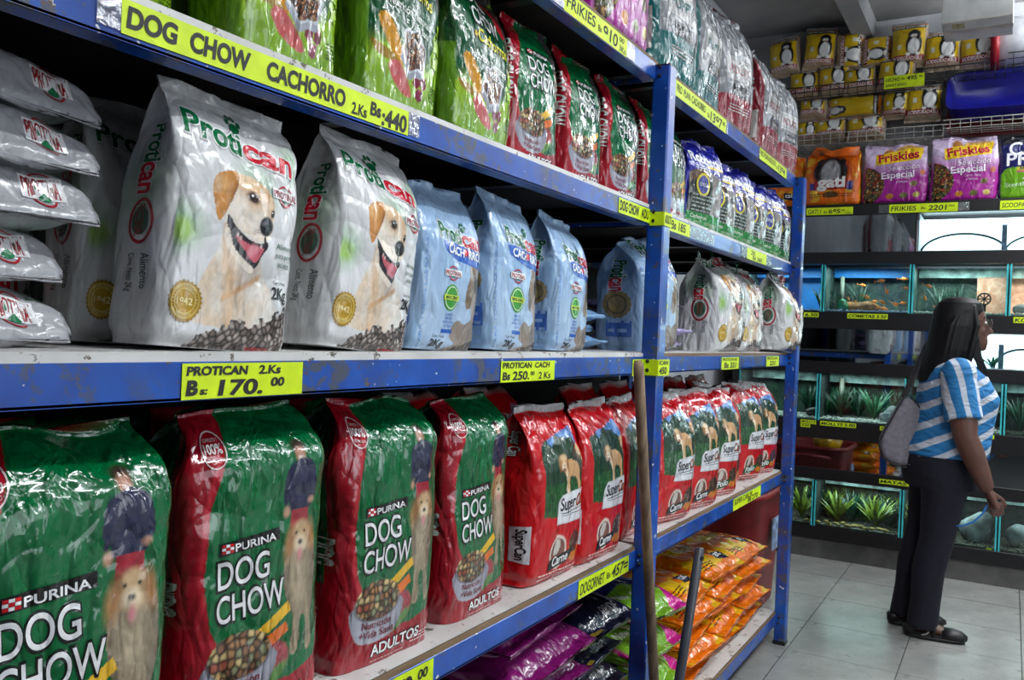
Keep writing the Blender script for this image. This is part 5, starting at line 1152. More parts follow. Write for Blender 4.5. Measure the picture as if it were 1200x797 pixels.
def fish(x, y, z, l, a, label='orange goldfish swimming in the driftwood tank'):
    r = empty('goldfish', (x, y, z), (rad(a), 0, 0)); tag(r, label, 'fish', 'goldfish in the upper tank')
    mb = MB(); rr = []
    for t, s in ((0, .05), (.12, .5), (.35, 1), (.6, .8), (.85, .3), (1, .14)): rr.append((t, s))
    n = 10; vs = []
    for t, s in rr:
        for k in range(n): an = 2*math.pi*k/n; vs.append((math.cos(an)*l*.10*s, (t-.5)*l, math.sin(an)*l*.2*s))
    f = [(i*n+k, i*n+(k+1) % n, (i+1)*n+(k+1) % n, (i+1)*n+k) for i in range(5) for k in range(n)]+[tuple(range(n)), tuple(5*n+k for k in range(n))]
    mb.add(vs, f).build('fish_body', FISH, r, True)
    MB().add([(0, .48*l, 0), (.003, .85*l, .2*l), (.0, .74*l, 0), (.003, .85*l, -.2*l), (.004, .6*l, 0)], [(0, 1, 2, 4), (0, 2, 3, 4)]).build('tail_fin', FISH, r)
    MB().add([(0, -.1*l, .17*l), (.002, .1*l, .34*l), (0, .25*l, .15*l)], [(0, 1, 2)]).build('dorsal_fin', FISH, r)
for gi, p in enumerate(sorted([(.84, 1.74, .045, 12), (.72, 1.76, .05, -8), (.69, 1.70, .045, 70), (.80, 1.66, .05, 20), (.765, 1.635, .045, -5), (.71, 1.63, .05, 25), (.70, 1.59, .055, 12), (.64, 1.62, .05, 30), (.60, 1.63, .045, -10), (.58, 1.72, .04, 5), (.60, 1.78, .05, 0), (.91, 1.65, .035, 40), (.87, 1.63, .03, 30), (.45, 1.73, .045, 15), (.47, 1.66, .04, 60), (.4, 1.62, .04, -10)], key=lambda q: -q[0])): fish(FX+random.Random(p[0]*99).uniform(.05, .2), p[0], p[1], p[2], p[3], 'orange goldfish in the upper tanks, %s from the left' % ORD[gi])
def tube_obj(name, pts, r, mat, label, cat, group=None): return tag(MB().tube(pts, r, 8).build(name, mat, None, True), label, cat, group)
tube_obj('driftwood', [(FX+.2, 1.00, 1.585), (FX+.18, .93, 1.605), (FX+.2, .86, 1.60), (FX+.17, .80, 1.612), (FX+.2, .72, 1.59)], [.02, .03, .035, .028, .014], WOODD, 'brown driftwood lying on the blue white gravel', 'driftwood')
tube_obj('air_pipe', [(FX+.25, .97, 1.57), (FX+.25, .975, 1.80)], .013, PVC, 'speckled grey pipe standing in the goldfish tank', 'pipe', 'pipes in the tanks')
tube_obj('air_pipe', [(FX+.25, .955, .89), (FX+.25, .95, 1.14)], .015, PVC, 'grey pipe standing in the planted middle row tank', 'pipe', 'pipes in the tanks')
for i, (y, z, h_, m_, lb) in enumerate(((.86, 1.575, .24, PLD, 'spiky dark plant in the goldfish tank'), (1.10, 1.575, .2, PLD, 'spiky dark plant beside the last post'), (.39, 1.575, .24, PLD, 'tall pale plant in the tank above the woman'), (.30, 1.575, .22, PLD, 'second tall plant in the tank above the woman'), (1.0, 1.575, .17, PLD, 'dark plant by the speckled pipe'))):
    plant(FX+.23, y, z, h_, 26, 40+i, m_, lb, .12, .005)
for i in range(15):
    y = 1.14-.1*i; plant(FX+.2+.05*(i % 2), y, .888, .24, 34, 60+i, (PLD, PLG, PLD)[i % 3], 'feathery green plant in the middle row tanks, %s from the left' % ORD[i], .12, .008, 'plants of the middle row')
for i in range(10):
    y = 1.15-.075*i; plant(FX+.16+.06*(i % 3), y, .215, .24, 34, 80+i, (PLG2, PLD, PLG2)[i % 3], 'yellow green weed in the lowest row tanks, %s from the left' % ORD[i], .12, .010, 'weeds of the lowest row')
def rock(x, y, z, r, seed, label, mat=ROCK, group=None):
    rr = np.random.RandomState(seed); mb = MB().ball((0, 0, 0), 1, 12, 8); v = np.array(mb.v); k = rr.normal(0, 1, (5, 3))
    s = 1+.12*np.sin(v @ k.T*2+rr.uniform(0, 6, 5)).sum(1); mb.v = [tuple(q) for q in v*s[:, None]*np.array(r)]; return tag(mb.build('rock', mat, None, True, (x, y, z+r[2]*.9)), label, 'rock', group)
rock(FX+.17, .63, .886, (.04, .05, .05), 1, 'pale grey rock in the planted middle row tank'); rock(FX+.12, .66, .886, (.03, .04, .03), 2, 'small grey rock beside the pale one', group=None)
rock(FX+.15, .13, .215, (.05, .08, .08), 3, 'large whitish rock behind the hand of the woman'); rock(FX+.15, -.06, .215, (.04, .06, .07), 4, 'whitish rock with holes at the right edge')
rock(FX+.13, 1.1, .886, (.03, .04, .03), 6, 'dark ring shaped rock beside the last post', BLACK); rock(FX+.15, .95, 1.575, (.03, .04, .04), 5, 'green striped rock in the goldfish tank', PLG)
rr = random.Random(9)
for i in range(14): rock(FX+rr.uniform(.03, .12), 1.1-.036*i, .214, (.012, .018, .009), 20+i, 'yellowish pebble on the floor of the lowest tank, %s from the left' % ORD[i], mat_simple('yellow_pebble', (176, 150, 76), .6) if i == 0 else bpy.data.materials['yellow_pebble'], 'yellowish pebbles')
tag(MB().box(FX+.006, .055, .206, FX+.012, .085, .214).build('yellow_tag', ST_MAT), 'tiny yellow tag at the foot of the lowest right tank', 'tag')
# stickers of the aquarium rack
bs = lambda lb, ya, za, yb, zb, ls, **k: sticker(lb, ya, zb, yb, za, ls, y=FX-.0005, face='X', **k)
bs('yellow sticker reading GATI 1 Bs 695.00 under the orange bag', 1.17, 2.218, .89, 2.172, [('GATI 1', .01, .01, .026, .01, .08), ('Bs', .105, .01, .014, .01, .02), ('695', .135, .008, .026, .015, .07), ('00', .21, .02, .012, .01, .02), ('1Ks', .24, .003, .012, .01, .03)])
bs('yellow sticker reading FRIKIES Bs 2201 under the two purple bags', .682, 2.222, .309, 2.17, [('FRIKIES', .01, .012, .028, .01, .14), ('Bs', .175, .018, .014, .01, .025), ('2201', .215, .01, .03, .015, .10), ('00', .325, .028, .012, .01, .03)], tape=.06)
bs('yellow sticker reading SCOOPABLE under the blue bag at the right edge', .093, 2.222, -.2, 2.17, [('SCOOPABLE', .01, .012, .026, .01, .16), ('Bs 890', .18, .012, .026, .01, .1)])
for lb, ya, za, yb, zb, t in (('small yellow tank tag beside the last post on upper row', 1.158, 1.553, 1.068, 1.524, '6.50'), ('yellow tank sticker reading COMETAS 3.50', .896, 1.553, .664, 1.522, 'COMETAS 3.50'), ('yellow tank sticker starting with KOI at the right edge', 0, 1.553, -.2, 1.52, 'KOI 12.00'),
    ('yellow tank tag beside the last post on middle row, upper one', 1.15, .870, 1.055, .845, 'MOLLY 5'), ('yellow tank tag beside the last post on middle row, lower one', 1.15, .842, 1.09, .822, '4.50'), ('yellow tank sticker reading MOLLYS 5.00', 1.03, .870, .817, .842, 'MOLLYS 5.00'), ('yellow tank sticker behind the shoulder bag', .68, .868, .56, .842, 'GUPYS'), ('tiny yellow tank sticker right of the shirt', .15, .870, .069, .846, 'P 3'), ('yellow tank sticker reading MATAS above the lowest row', .671, .546, .42, .518, 'MATAS 8.00')):
    w = abs(ya-yb); bs(lb, ya, za, yb, zb, [(t, .006, .006, (za-zb)*.6, .03, w-.012)])
# ---------------------------------------------------------------- goods on top of the aquarium rack
CF = 'cat food bag'; cn = 'cat_food_bag'
def bagX(D_, lb, cat, name, yc, xf, z, w, h, d, seed, yaw=0, **k): return bag(D_, lb, cat, name, xf+d/2, yc, z, w, h, d, seed, yaw=-90+yaw, **k)
zs = 2.237
bagX(ORANGE_UP, 'orange cat food bag with handle on the black top shelf', CF, cn, 1.035, 5.74, zs, .34, .34, .13, 201, cell=.004, amp=.006)
tag(MB().tube([(5.80, 1.16, zs+.325), (5.79, 1.13, zs+.37), (5.785, 1.10, zs+.36), (5.785, 1.05, zs+.335), (5.785, .96, zs+.345), (5.785, .88, zs+.34)], [(.01, .03), (.012, .025), (.012, .02), (.01, .02), (.01, .03), (.006, .035)], 10).build('plastic_strap', mat_simple('orange_film', (214, 96, 16), .3, nscale=14, namt=.3), None, True), 'twisted orange carry strap on top of the orange bag', 'strap')
bagX(ORANGE, 'orange cat food bag mostly hidden behind the last rack post', CF, cn, 1.37, 5.80, zs, .30, .34, .12, 202, cell=.006)
bagX(PURPLE, 'lilac and magenta cat food bag next to the orange bag', CF, cn, .675, 5.76, zs, .37, .37, .13, 203, cell=.004, amp=.008, group='lilac and magenta bags')
bagX(PURPLE, 'lilac and magenta cat food bag next to the dark blue bag', CF, cn, .300, 5.76, zs, .36, .385, .13, 204, 3, cell=.004, amp=.008, group='lilac and magenta bags')
bagX(NAVY, 'dark blue cat litter bag cut by the right edge of the picture', 'cat litter bag', 'cat_litter_bag', -.07, 5.76, zs, .36, .38, .14, 205, -2, cell=.0045)
bagX(LITTER, 'pale bag standing at the wall behind the lilac bags', 'cat litter bag', 'cat_litter_bag', .5, 6.0, zs, .3, .3, .1, 206, cell=.008)
# wire shelves
WIRE = mat_simple('black_wire', (34, 34, 36), .4); WIREW = mat_simple('white_wire', (176, 174, 166), .45)
def wire_shelf(label, x0, x1, y0, y1, z, mat, lip=.07, step=.055):
    r = empty('wire_shelf', (x0, y0, z)); tag(r, label, 'wire shelf', 'wire shelves on the back wall'); m = MB(); W_, D_ = y1-y0, x1-x0
    for i in range(int(D_/step)+1): m.tube([(i*step, 0, 0), (i*step, W_, 0)], .0028, 6)
    g = MB()
    for i in range(int(W_/step)+1): y = i*step; g.tube([(0, y, lip), (0, y, 0), (D_, y, 0)], .0026, 6)
    f = MB().tube([(0, 0, lip), (0, W_, lip)], .0036, 6).tube([(0, 0, lip*.5), (0, W_, lip*.5)], .0028, 6)
    f.build('front_rail', mat, r); m.build('long_wires', mat, r); g.build('cross_wires', mat, r); return r
wire_shelf('black wire shelf holding the upper litter bags', 5.90, 6.195, .60, 1.55, 2.985, WIRE)
wire_shelf('black wire shelf right of the upper litter bags', 5.93, 6.195, .10, .59, 3.03, WIRE)
wire_shelf('white wire shelf under the lower litter bags', 5.90, 6.195, .42, 1.40, 2.665, WIREW)
wire_shelf('white wire shelf carrying the blue tray', 5.86, 6.195, -.5, .42, 2.70, WIREW, .05)
wire_shelf('black wire shelf under the white bucket', 5.86, 6.195, -.6, .09, 3.05, WIRE)
wg = empty('wire_grid', (6.17, 0, 0)); tag(wg, 'white wire grid fixed flat to the back wall', 'wire grid'); a = MB(); b_ = MB()
for i in range(22): a.tube([(0, -.5, 2.45+.045*i), (0, 1.5, 2.45+.045*i)], .0022, 5)
for i in range(14): b_.tube([(.003, -.45+.15*i, 2.42), (.003, -.45+.15*i, 3.44)], .0026, 5)
a.build('horizontal_wires', WIREW, wg); b_.build('vertical_wires', WIREW, wg)
lt = [(1.413, 3.168, .19, .25, 0), (1.205, 3.19, .19, .26, 0), (1.006, 3.167, .17, .225, 1), (.842, 3.175, .18, .17, 1), (.653, 3.136, .195, .27, 0), (.456, 3.097, .195, .23, 0), (.246, 3.09, .20, .21, 0),
      (1.285, 2.998, .18, .19, 2), (1.094, 3.005, .18, .20, 0), (.93, 3.0, .19, .17, 0), (.727, 3.0, .20, .20, 0), (1.226, 2.86, .165, .13, 0), (.958, 2.85, .34, .125, 1), (.71, 2.815, .15, .18, 0), (.553, 2.785, .20, .215, 0), (1.247, 2.70, .13, .15, 0), (1.108, 2.70, .19, .15, 0), (.885, 2.685, .22, .16, 0)]
tl = ['yellow cat litter bag, leftmost of the top row by the ceiling', 'yellow cat litter bag, second of the top row by the ceiling', 'yellow cat litter bag lying sideways, third of the top row', 'yellow litter bag on its side, left of the beam end', 'yellow litter bag right of the beam end, top row', 'yellow litter bag in the top row left of the white box', 'yellow litter bag slumped beside the white bucket',
      'small yellow litter bag behind the grey sacks, second row', 'yellow litter bag upside down in the second row', 'yellow litter bag bulging over the black wire, second row', 'yellow litter bag above the LECHO sticker', 'yellow litter bag in third row by the rack', 'long litter bag lying sideways in the third row', 'yellow litter bag in third row, left of the last one', 'yellow litter bag, rightmost of the third row', 'litter bag cut by the grey sack, lowest row', 'litter bag above the orange bag, lowest row', 'litter bag, rightmost of the lowest row']
for i, (y, z, w, h, side) in enumerate(lt):
    w *= 1.14; h *= 1.1
    if side == 1:
        o = bag(LITTER, tl[i], 'cat litter bag', 'cat_litter_bag', 6.03, y+w/2, z+h/2, h*1.05, w, .13, 210+i % 3, kind='pillow', cell=.006, amp=.007, group='yellow cat litter bags')
        o.rotation_euler = (Matrix.Rotation(rad(-90), 3, 'Z') @ Matrix.Rotation(rad(90), 3, 'Y')).to_euler()
    else:
        bag(LITTER, tl[i], 'cat litter bag', 'cat_litter_bag', 6.02, y, z, w, h, .145, 213+i % 3, yaw=-90+(i*37 % 13-6), roll=(i*17 % 9-4), kind='pillow', cell=.006, amp=.007, group='yellow cat litter bags')
bs2 = sticker('yellow sticker reading LECHO SANITARIO Bs 495.00 on the wire shelf', .768, 2.985, .536, 3.065, [('LECHO', .01, .045, .022, .01, .08), ('Bs', .10, .05, .014, .01, .02), ('495', .13, .045, .026, .02, .06), ('00', .2, .055, .012, .01, .02), ('SANITARIO', .01, .012, .018, .01, .12)], y=5.893, face='X')
# trays, bucket, box
def tray(name, label, mat, x0, y0, z, L_, W_, H_, wall=.006):
    t = empty(name, (x0, y0, z), (0, rad(-58), 0)); tag(t, label, 'tray', 'plastic litter trays'); m = MB(); c = (W_/2, L_/2)
    m.rings([(c[0], c[1], 0, W_*.44, L_*.46, 8), (c[0], c[1], .01, W_*.46, L_*.475, 8), (c[0], c[1], H_-.01, W_*.5, L_*.5, 8), (c[0], c[1], H_, W_*.53, L_*.515, 8), (c[0], c[1], H_-.004, W_*.53, L_*.515, 8), (c[0], c[1], H_-.008, W_*.49, L_*.492, 8), (c[0], c[1], .014, W_*.44, L_*.46, 8)], 40)
    m.build('tray_shell', mat, t, True); return t
tray('litter_tray', 'dark red plastic tray under the blue one', mat_simple('dark_red_plastic', (132, 26, 34), .35), 6.055, -.25, 2.665, .655, .30, .05)
tray('litter_tray', 'deep blue plastic tray tilted forward on the red one', mat_simple('deep_blue_plastic', (26, 28, 140), .3), 5.965, -.25, 2.745, .655, .30, .13)
bk = empty('bucket', (6.02, .17, 3.235), (rad(90), 0, 0)); tag(bk, 'white plastic bucket lying on its side, red rim to the left', 'bucket')
MB().rings([(0, 0, .01, .155, .155), (0, 0, .34, .115, .115), (0, 0, .35, .105, .105)], 32).build('bucket_body', mat_simple('milky_plastic', (226, 230, 238), .4), bk, True)
MB().rings([(0, 0, 0, .15, .15), (0, 0, -.012, .166, .166), (0, 0, .03, .166, .166), (0, 0, .035, .15, .15)], 32).build('rim', mat_simple('crimson_plastic', (150, 16, 30), .35), bk, True)
bx = empty('cardboard_box', (5.40, .235, 3.13)); tag(bx, 'white cardboard box hanging under the ceiling at the top right', 'box')
CARD = mat_simple('white_carton', (176, 176, 174), .6, nscale=9, namt=.1)
MB().box(-.16, -.17, 0, .16, .17, .398, .002).build('carton', CARD, bx)
MB().box(-.03, -.172, -.0012, .03, .172, 0).box(-.1615, -.172, .002, -.160, .172, .006).build('packing_tape', mat_simple('beige_tape', (168, 160, 146), .3), bx)
MB().box(-.13, .06, -.0016, -.06, .12, 0).build('printed_label', mat_simple('stained_label', (150, 146, 100), .5, nscale=60, namt=.5), bx)
# white mop bucket pipe / net hanging over grey sacks is left to the ceiling; fluorescent fixtures outside the frame, the far one added to light the back
for fi, (x, y, z_, _p) in enumerate(LAMPS):
    f = empty('ceiling_light', (x, y, z_+.02)); tag(f, 'unseen twin fluorescent ceiling fitting above the aisle, %s from the camera' % ORD[fi], 'ceiling light')
    MB().box(-.65, -.08, .0+.02, .65, .08, .08, .006).build('housing', mat_simple('white_enamel', (210, 210, 208), .4) if fi == 0 else bpy.data.materials['white_enamel'], f)
    for s in (-.04, .04): MB().tube([(-.62, s, 0), (.62, s, 0)], .013, 10).build('fluorescent_tube', TV2, f, True)
    MB().tube([(-.4, 0, .08), (-.4, 0, 3.53-z_-.02)], .006, 6).tube([(.4, 0, .08), (.4, 0, 3.53-z_-.02)], .006, 6).build('hanger', BLACK, f)
# ---------------------------------------------------------------- the woman
def skinm(name, rgb, rough=.5):
    m = mat_simple(name, rgb, rough, nscale=20, namt=.08, bumps=90, bdist=.0006); m.node_tree.nodes['Principled BSDF'].inputs['Subsurface Weight'].default_value = .08; return m
SKIN = skinm('brown_skin', (92, 60, 48))
pr = empty('person', (4.58, .335, 0), (0, 0, rad(-76))); tag(pr, 'woman with long black hair, glasses, blue and white striped shirt and dark jeans', 'person')
def fuse(name, mb, mat, parent, vox=.009, sm=6, bumpn=None):
    o = mb.build(name, mat, parent, True)
    r = o.modifiers.new('r', 'REMESH'); r.mode = 'VOXEL'; r.voxel_size = vox; r.use_smooth_shade = True
    s = o.modifiers.new('s', 'SMOOTH'); s.iterations = sm; s.factor = .5
    return o
# local axes: +X the way she faces, +Y her left, Z up; heights in metres
# body: one surface with head, neck, trunk, legs, feet, arms, hands
B = MB()
B.rings([(.10, 0, .80, .155, .175), (.075, 0, .86, .175, .185), (.09, 0, .94, .16, .17), (.105, 0, 1.02, .15, .165), (.11, 0, 1.10, .152, .175), (.11, 0, 1.18, .145, .185), (.09, 0, 1.25, .11, .185), (.085, 0, 1.29, .085, .14), (.09, 0, 1.315, .06, .07)], 28)
B.tube([(.085, 0, 1.27), (.10, 0, 1.34), (.12, 0, 1.40)], [(.062, .064), (.055, .056), (.06, .06)], 16)
# head
hx, hz = .135, 1.475
B.rings([(hx+.03, 0, hz-.125, .035, .03), (hx+.035, 0, hz-.115, .06, .042), (hx+.03, 0, hz-.09, .078, .056), (hx+.012, 0, hz-.06, .093, .068), (hx+.002, 0, hz-.02, .100, .075), (hx-.004, 0, hz+.02, .102, .078), (hx-.01, 0, hz+.06, .098, .076), (hx-.014, 0, hz+.09, .08, .064), (hx-.016, 0, hz+.112, .045, .038)], 28)
B.tube([(hx+.088, 0, hz+.012), (hx+.104, 0, hz-.012), (hx+.118, 0, hz-.033), (hx+.098, 0, hz-.042)], [.009, .012, .015, .012], 10)   # nose
B.ball((hx+.088, 0, hz-.066), (.018, .028, .010), 12, 8); B.ball((hx+.085, 0, hz-.081), (.017, .024, .010), 12, 8)                     # lips
B.ball((hx+.082, 0, hz-.107), (.022, .026, .018), 12, 8)                                                                         # chin
for s in (-1, 1): 
    B.ball((hx-.005, s*.078, hz-.012), (.018, .010, .032), 12, 8); B.ball((hx+.07, s*.036, hz-.03), (.022, .024, .022), 12, 8)
# arms
def arm(s, sh, el, wr):
    sh, el, wr = map(np.array, (sh, el, wr)); B.tube([sh, sh*.7+el*.3, sh*.3+el*.7, el, el*.7+wr*.3, el*.3+wr*.7, wr], [.050, .060, .060, .052, .052, .042, .031], 16)
    d = (wr-el)/np.linalg.norm(wr-el); return wr, d
wr, dd = arm(-1, (.09, -.185, 1.235), (.115, -.235, .965), (.215, -.225, .735))
B.tube([wr, wr+dd*.03, wr+dd*.075, wr+dd*.095+np.array((.004, 0, 0))], [(.024, .02), (.034, .018), (.037, .017), (.03, .014)], 14)
kn = wr+dd*.09; u = np.array((0, 1., 0)); fwd = np.array((1., 0, .2)); fwd /= np.linalg.norm(fwd)
def finger(base, dirs, lens, r0):
    pts = [base-dirs[0]*.02, base]; r = [r0, r0]
    for d_, l_ in zip(dirs, lens): pts.append(pts[-1]+d_/np.linalg.norm(d_)*l_); r.append(r[-1]*.93)
    B.tube(pts, r, 10)
for k, (off, ln) in enumerate(((.028, .9), (.010, 1.0), (-.006, .95), (-.021, .78))):
    b = kn+np.array((.80, 0, .35))*off+np.array((0, -.002, 0)); finger(b, [dd*.9+u*.25, dd*.45+u*.75, u*.9-dd*.35], [.034*ln, .024*ln, .018*ln], .0083)
finger(wr+dd*.035+fwd*.026, [dd*.7+fwd*.6, dd*.9+fwd*.1+u*.3, dd+u*.6], [.03, .026, .02], .0096)
wl, dl = arm(1, (.09, .185, 1.235), (.12, .24, .97), (.17, .225, .74))
B.tube([wl, wl+dl*.04, wl+dl*.09], [(.022, .02), (.03, .017), (.03, .015)], 14)
for k in range(4): b = wl+dl*.09+np.array((0, .0, .024-.016*k)); finger(b, [dl, dl*.7-np.array((0, 0, .4)), dl*.3-np.array((0, 0, .8))], [.032, .024, .018], .0083)
finger(wl+dl*.04+np.array((0, 0, .028)), [dl+np.array((0, 0, .5)), dl, dl], [.03, .025, .02], .0095)
# legs and feet
LEG = {-1: ((.08, -.085, .84), (.045, -.095, .47), (-.005, -.10, .09)), 1: ((.06, .085, .84), (.015, .085, .47), (-.055, .07, .09))}
for s, (a, k_, f_) in LEG.items():
    a, k_, f_ = map(np.array, (a, k_, f_)); B.tube([a, a*.6+k_*.4, k_, k_*.6+f_*.4+np.array((-.01, 0, 0)), f_], [.098, .085, .058, .052, .036], 16)
    yw = rad(-8 if s < 0 else 10); c, d_ = math.cos(yw), math.sin(yw)
    P = lambda x, y, z: (f_[0]+x*c-y*d_, f_[1]+x*d_+y*c, z)
    B.tube([P(-.05, 0, .045), P(0, 0, .05), P(.06, 0, .045), (P(.12, 0, .032)), P(.17, 0, .024)], [(.024, .024), (.03, .034), (.035, .027), (.038, .017), (.026, .012)], 14)
body = fuse('body', B, SKIN, pr, .006, 3)
# t-shirt
def mat_shirt(name, vertical=False):
    m, nt, b = new_mat(name); tc = N(nt, 'ShaderNodeTexCoord'); sx = N(nt, 'ShaderNodeSeparateXYZ'); nt.links.new(tc.outputs['Object'], sx.inputs[0])
    ma = N(nt, 'ShaderNodeMath', operation='MULTIPLY_ADD'); nt.links.new(sx.outputs['X' if not vertical else 'Z'], ma.inputs[0]); ma.inputs[1].default_value = -.55 if not vertical else .25
    nt.links.new(sx.outputs['Z' if not vertical else 'X'], ma.inputs[2])
    nz = N(nt, 'ShaderNodeTexNoise'); nz.inputs['Scale'].default_value = 5; nt.links.new(tc.outputs['Object'], nz.inputs['Vector'])
    m2 = N(nt, 'ShaderNodeMath', operation='MULTIPLY_ADD'); nt.links.new(nz.outputs['Fac'], m2.inputs[0]); m2.inputs[1].default_value = .035; nt.links.new(ma.outputs[0], m2.inputs[2])
    m3 = N(nt, 'ShaderNodeMath', operation='MULTIPLY'); nt.links.new(m2.outputs[0], m3.inputs[0]); m3.inputs[1].default_value = 1/.088 if not vertical else 1/.07
    fr = N(nt, 'ShaderNodeMath', operation='FRACT'); nt.links.new(m3.outputs[0], fr.inputs[0])
    st = ramp(nt, fr.outputs[0], [(0, (24, 104, 160)), (.56, (28, 116, 172)), (.60, (190, 196, 206)), (.93, (176, 184, 196)), (.97, (24, 104, 160))])
    nt.links.new(st, b.inputs['Base Color']); b.inputs['Roughness'].default_value = .75
    wv = N(nt, 'ShaderNodeTexNoise'); wv.inputs['Scale'].default_value = 9; wv.inputs['Distortion'].default_value = 1.2; mp = N(nt, 'ShaderNodeMapping'); mp.inputs['Scale'].default_value = (1, 1, 2.2); mp.inputs['Rotation'].default_value = (.3, .5, 0); nt.links.new(tc.outputs['Object'], mp.inputs[0]); nt.links.new(mp.outputs[0], wv.inputs['Vector'])
    bump(nt, b, wv.outputs['Fac'], .7, .03); return m
S = MB()
S.rings([(.075, 0, .85, .19, .205), (.078, 0, .90, .192, .203), (.095, 0, .96, .182, .19), (.108, 0, 1.03, .178, .185), (.118, 0, 1.09, .178, .19), (.122, 0, 1.13, .180, .195), (.112, 0, 1.18, .160, .20), (.105, 0, 1.23, .14, .205), (.09, 0, 1.27, .11, .18), (.088, 0, 1.30, .09, .12), (.09, 0, 1.315, .072, .075)], 32)
for s in (-1, 1): S.ball((.190, s*.075, 1.10), (.080, .08, .080), 14, 10)
fuse('t_shirt', S, mat_shirt('striped_jersey'), pr, .008, 8)
for s, el in ((-1, (.115, -.235, .965)), (1, (.12, .24, .97))):
    sh = np.array((.088, s*.168, 1.235)); e = np.array(el); q = MB().ball(sh+np.array((0, s*.012, .005)), (.078, .07, .078), 16, 10).tube([sh+np.array((0, -s*.05, .025)), sh, sh*.72+e*.28, sh*.42+e*.58, sh*.26+e*.74], [.06, .074, .078, .080, .082], 18)
    fuse('sleeve', q, mat_shirt('sleeve_stripes', True) if s < 0 else bpy.data.materials['sleeve_stripes'], pr, .007, 4)
# jeans
JN = mat_simple('dark_denim', (10, 11, 27), .9, nscale=30, namt=.25, bumps=14, bdist=.012)
J = MB(); J.rings([(.072, 0, .70, .165, .19), (.068, 0, .76, .175, .20), (.066, 0, .83, .180, .198), (.07, 0, .90, .170, .187)], 28)
for s, (a, k_, f_) in LEG.items():
    a, k_, f_ = map(np.array, (a, k_, f_)); J.tube([a+np.array((0, 0, -.02)), a*.75+k_*.25, a*.4+k_*.6, k_, k_*.6+f_*.4+np.array((-.012, 0, 0)), k_*.25+f_*.75, f_+np.array((0, 0, -.045))], [.112, .108, .090, .076, .072, .066, .068], 18)
jo = fuse('jeans', J, JN, pr, .008, 6)
MB().tube([(-.088, -.10, .80), (-.095, -.05, .815)], .003, 6).tube([(.0, -.155, .845), (-.06, -.14, .85)], .003, 6).build('pocket_seam', mat_simple('pale_thread', (84, 84, 112), .8), pr)
# shoes
SH = mat_simple('black_shoe_leather', (18, 17, 18), .5)
for s, (a, k_, f_) in LEG.items():
    sh = empty('shoe', (f_[0], f_[1], 0), (0, 0, rad(-8 if s < 0 else 10)), pr)
    MB().rings([(.055, 0, 0, .128, .043, 2.6), (.055, 0, .012, .13, .045, 2.6), (.055, 0, .016, .128, .043, 2.6)], 30).build('sole', SH, sh, True)
    u_ = MB(); u_.rings([(.055, 0, .014, .127, .042, 2.5), (.055, 0, .032, .122, .041, 2.4)], 30, False)
    u_.tube([(.085, 0, .030), (.13, 0, .032), (.165, 0, .028), (.19, 0, .022)], [(.045, .030), (.046, .028), (.038, .024), (.022, .012)], 16); u_.tube([(-.045, 0, .02), (-.05, 0, .055)], [(.034, .036), (.026, .034)], 12)
    u_.tube([(.045, -.045, .02), (.055, -.03, .065), (.06, 0, .082), (.055, .03, .065), (.045, .045, .02)], [(.009, .004)]*5, 8); u_.build('upper', SH, sh, True)
    if s < 0: MB().tube([(.0, -.046, .022), (.02, -.047, .03), (.03, -.045, .042)], .004, 6).build('buckle', mat_simple('pale_metal_buckle', (170, 170, 164), .3, .6), sh)
# hair
HR = mat_simple('black_hair', (9, 8, 10), .55, 0, .25, nscale=60, namt=.3)
b_ = HR.node_tree; 
H = MB()
H.rings([(hx-.018, 0, hz+.128, .03, .03), (hx-.02, 0, hz+.120, .065, .055), (hx-.018, 0, hz+.10, .094, .078), (hx-.024, 0, hz+.065, .108, .092), (hx-.035, 0, hz+.02, .104, .100), (hx-.048, 0, hz-.04, .100, .106), (hx-.062, 0, hz-.10, .094, .112), (hx-.088, 0, hz-.17, .086, .118), (hx-.115, 0, hz-.22, .074, .116), (hx-.132, 0, hz-.27, .055, .104), (hx-.142, 0, hz-.30, .03, .08)], 30)
rr = random.Random(3)
for k in range(46):
    s = -1 if k % 2 else 1; a0 = rr.uniform(0, 1); bx_ = hx-.09+a0*.12; by = s*(.09+rr.uniform(0, .018)); zt = hz-.05; ze = hz-rr.uniform(.24, .36)
    H.tube([(hx-.02+a0*.05, s*.07, hz+.085), (bx_+.012, by, zt+.04), (bx_-.01, by*1.08, hz-.12), (bx_-.045, by*1.02, ze)], [.008, .012, .011, .003], 6)
for k in range(10):
    s = -1 if k % 2 else 1; H.tube([(hx+.02, s*.072, hz+.05), (hx+.035, s*.088, hz-.03), (hx+.04+rr.uniform(-.01, .03), s*.10, hz-.15), (hx+.05+rr.uniform(-.01, .06), s*.11, hz-.22-rr.uniform(0, .06))], [.009, .01, .008, .002], 6)
hair = fuse('hair', H, HR, pr, .0045, 1)
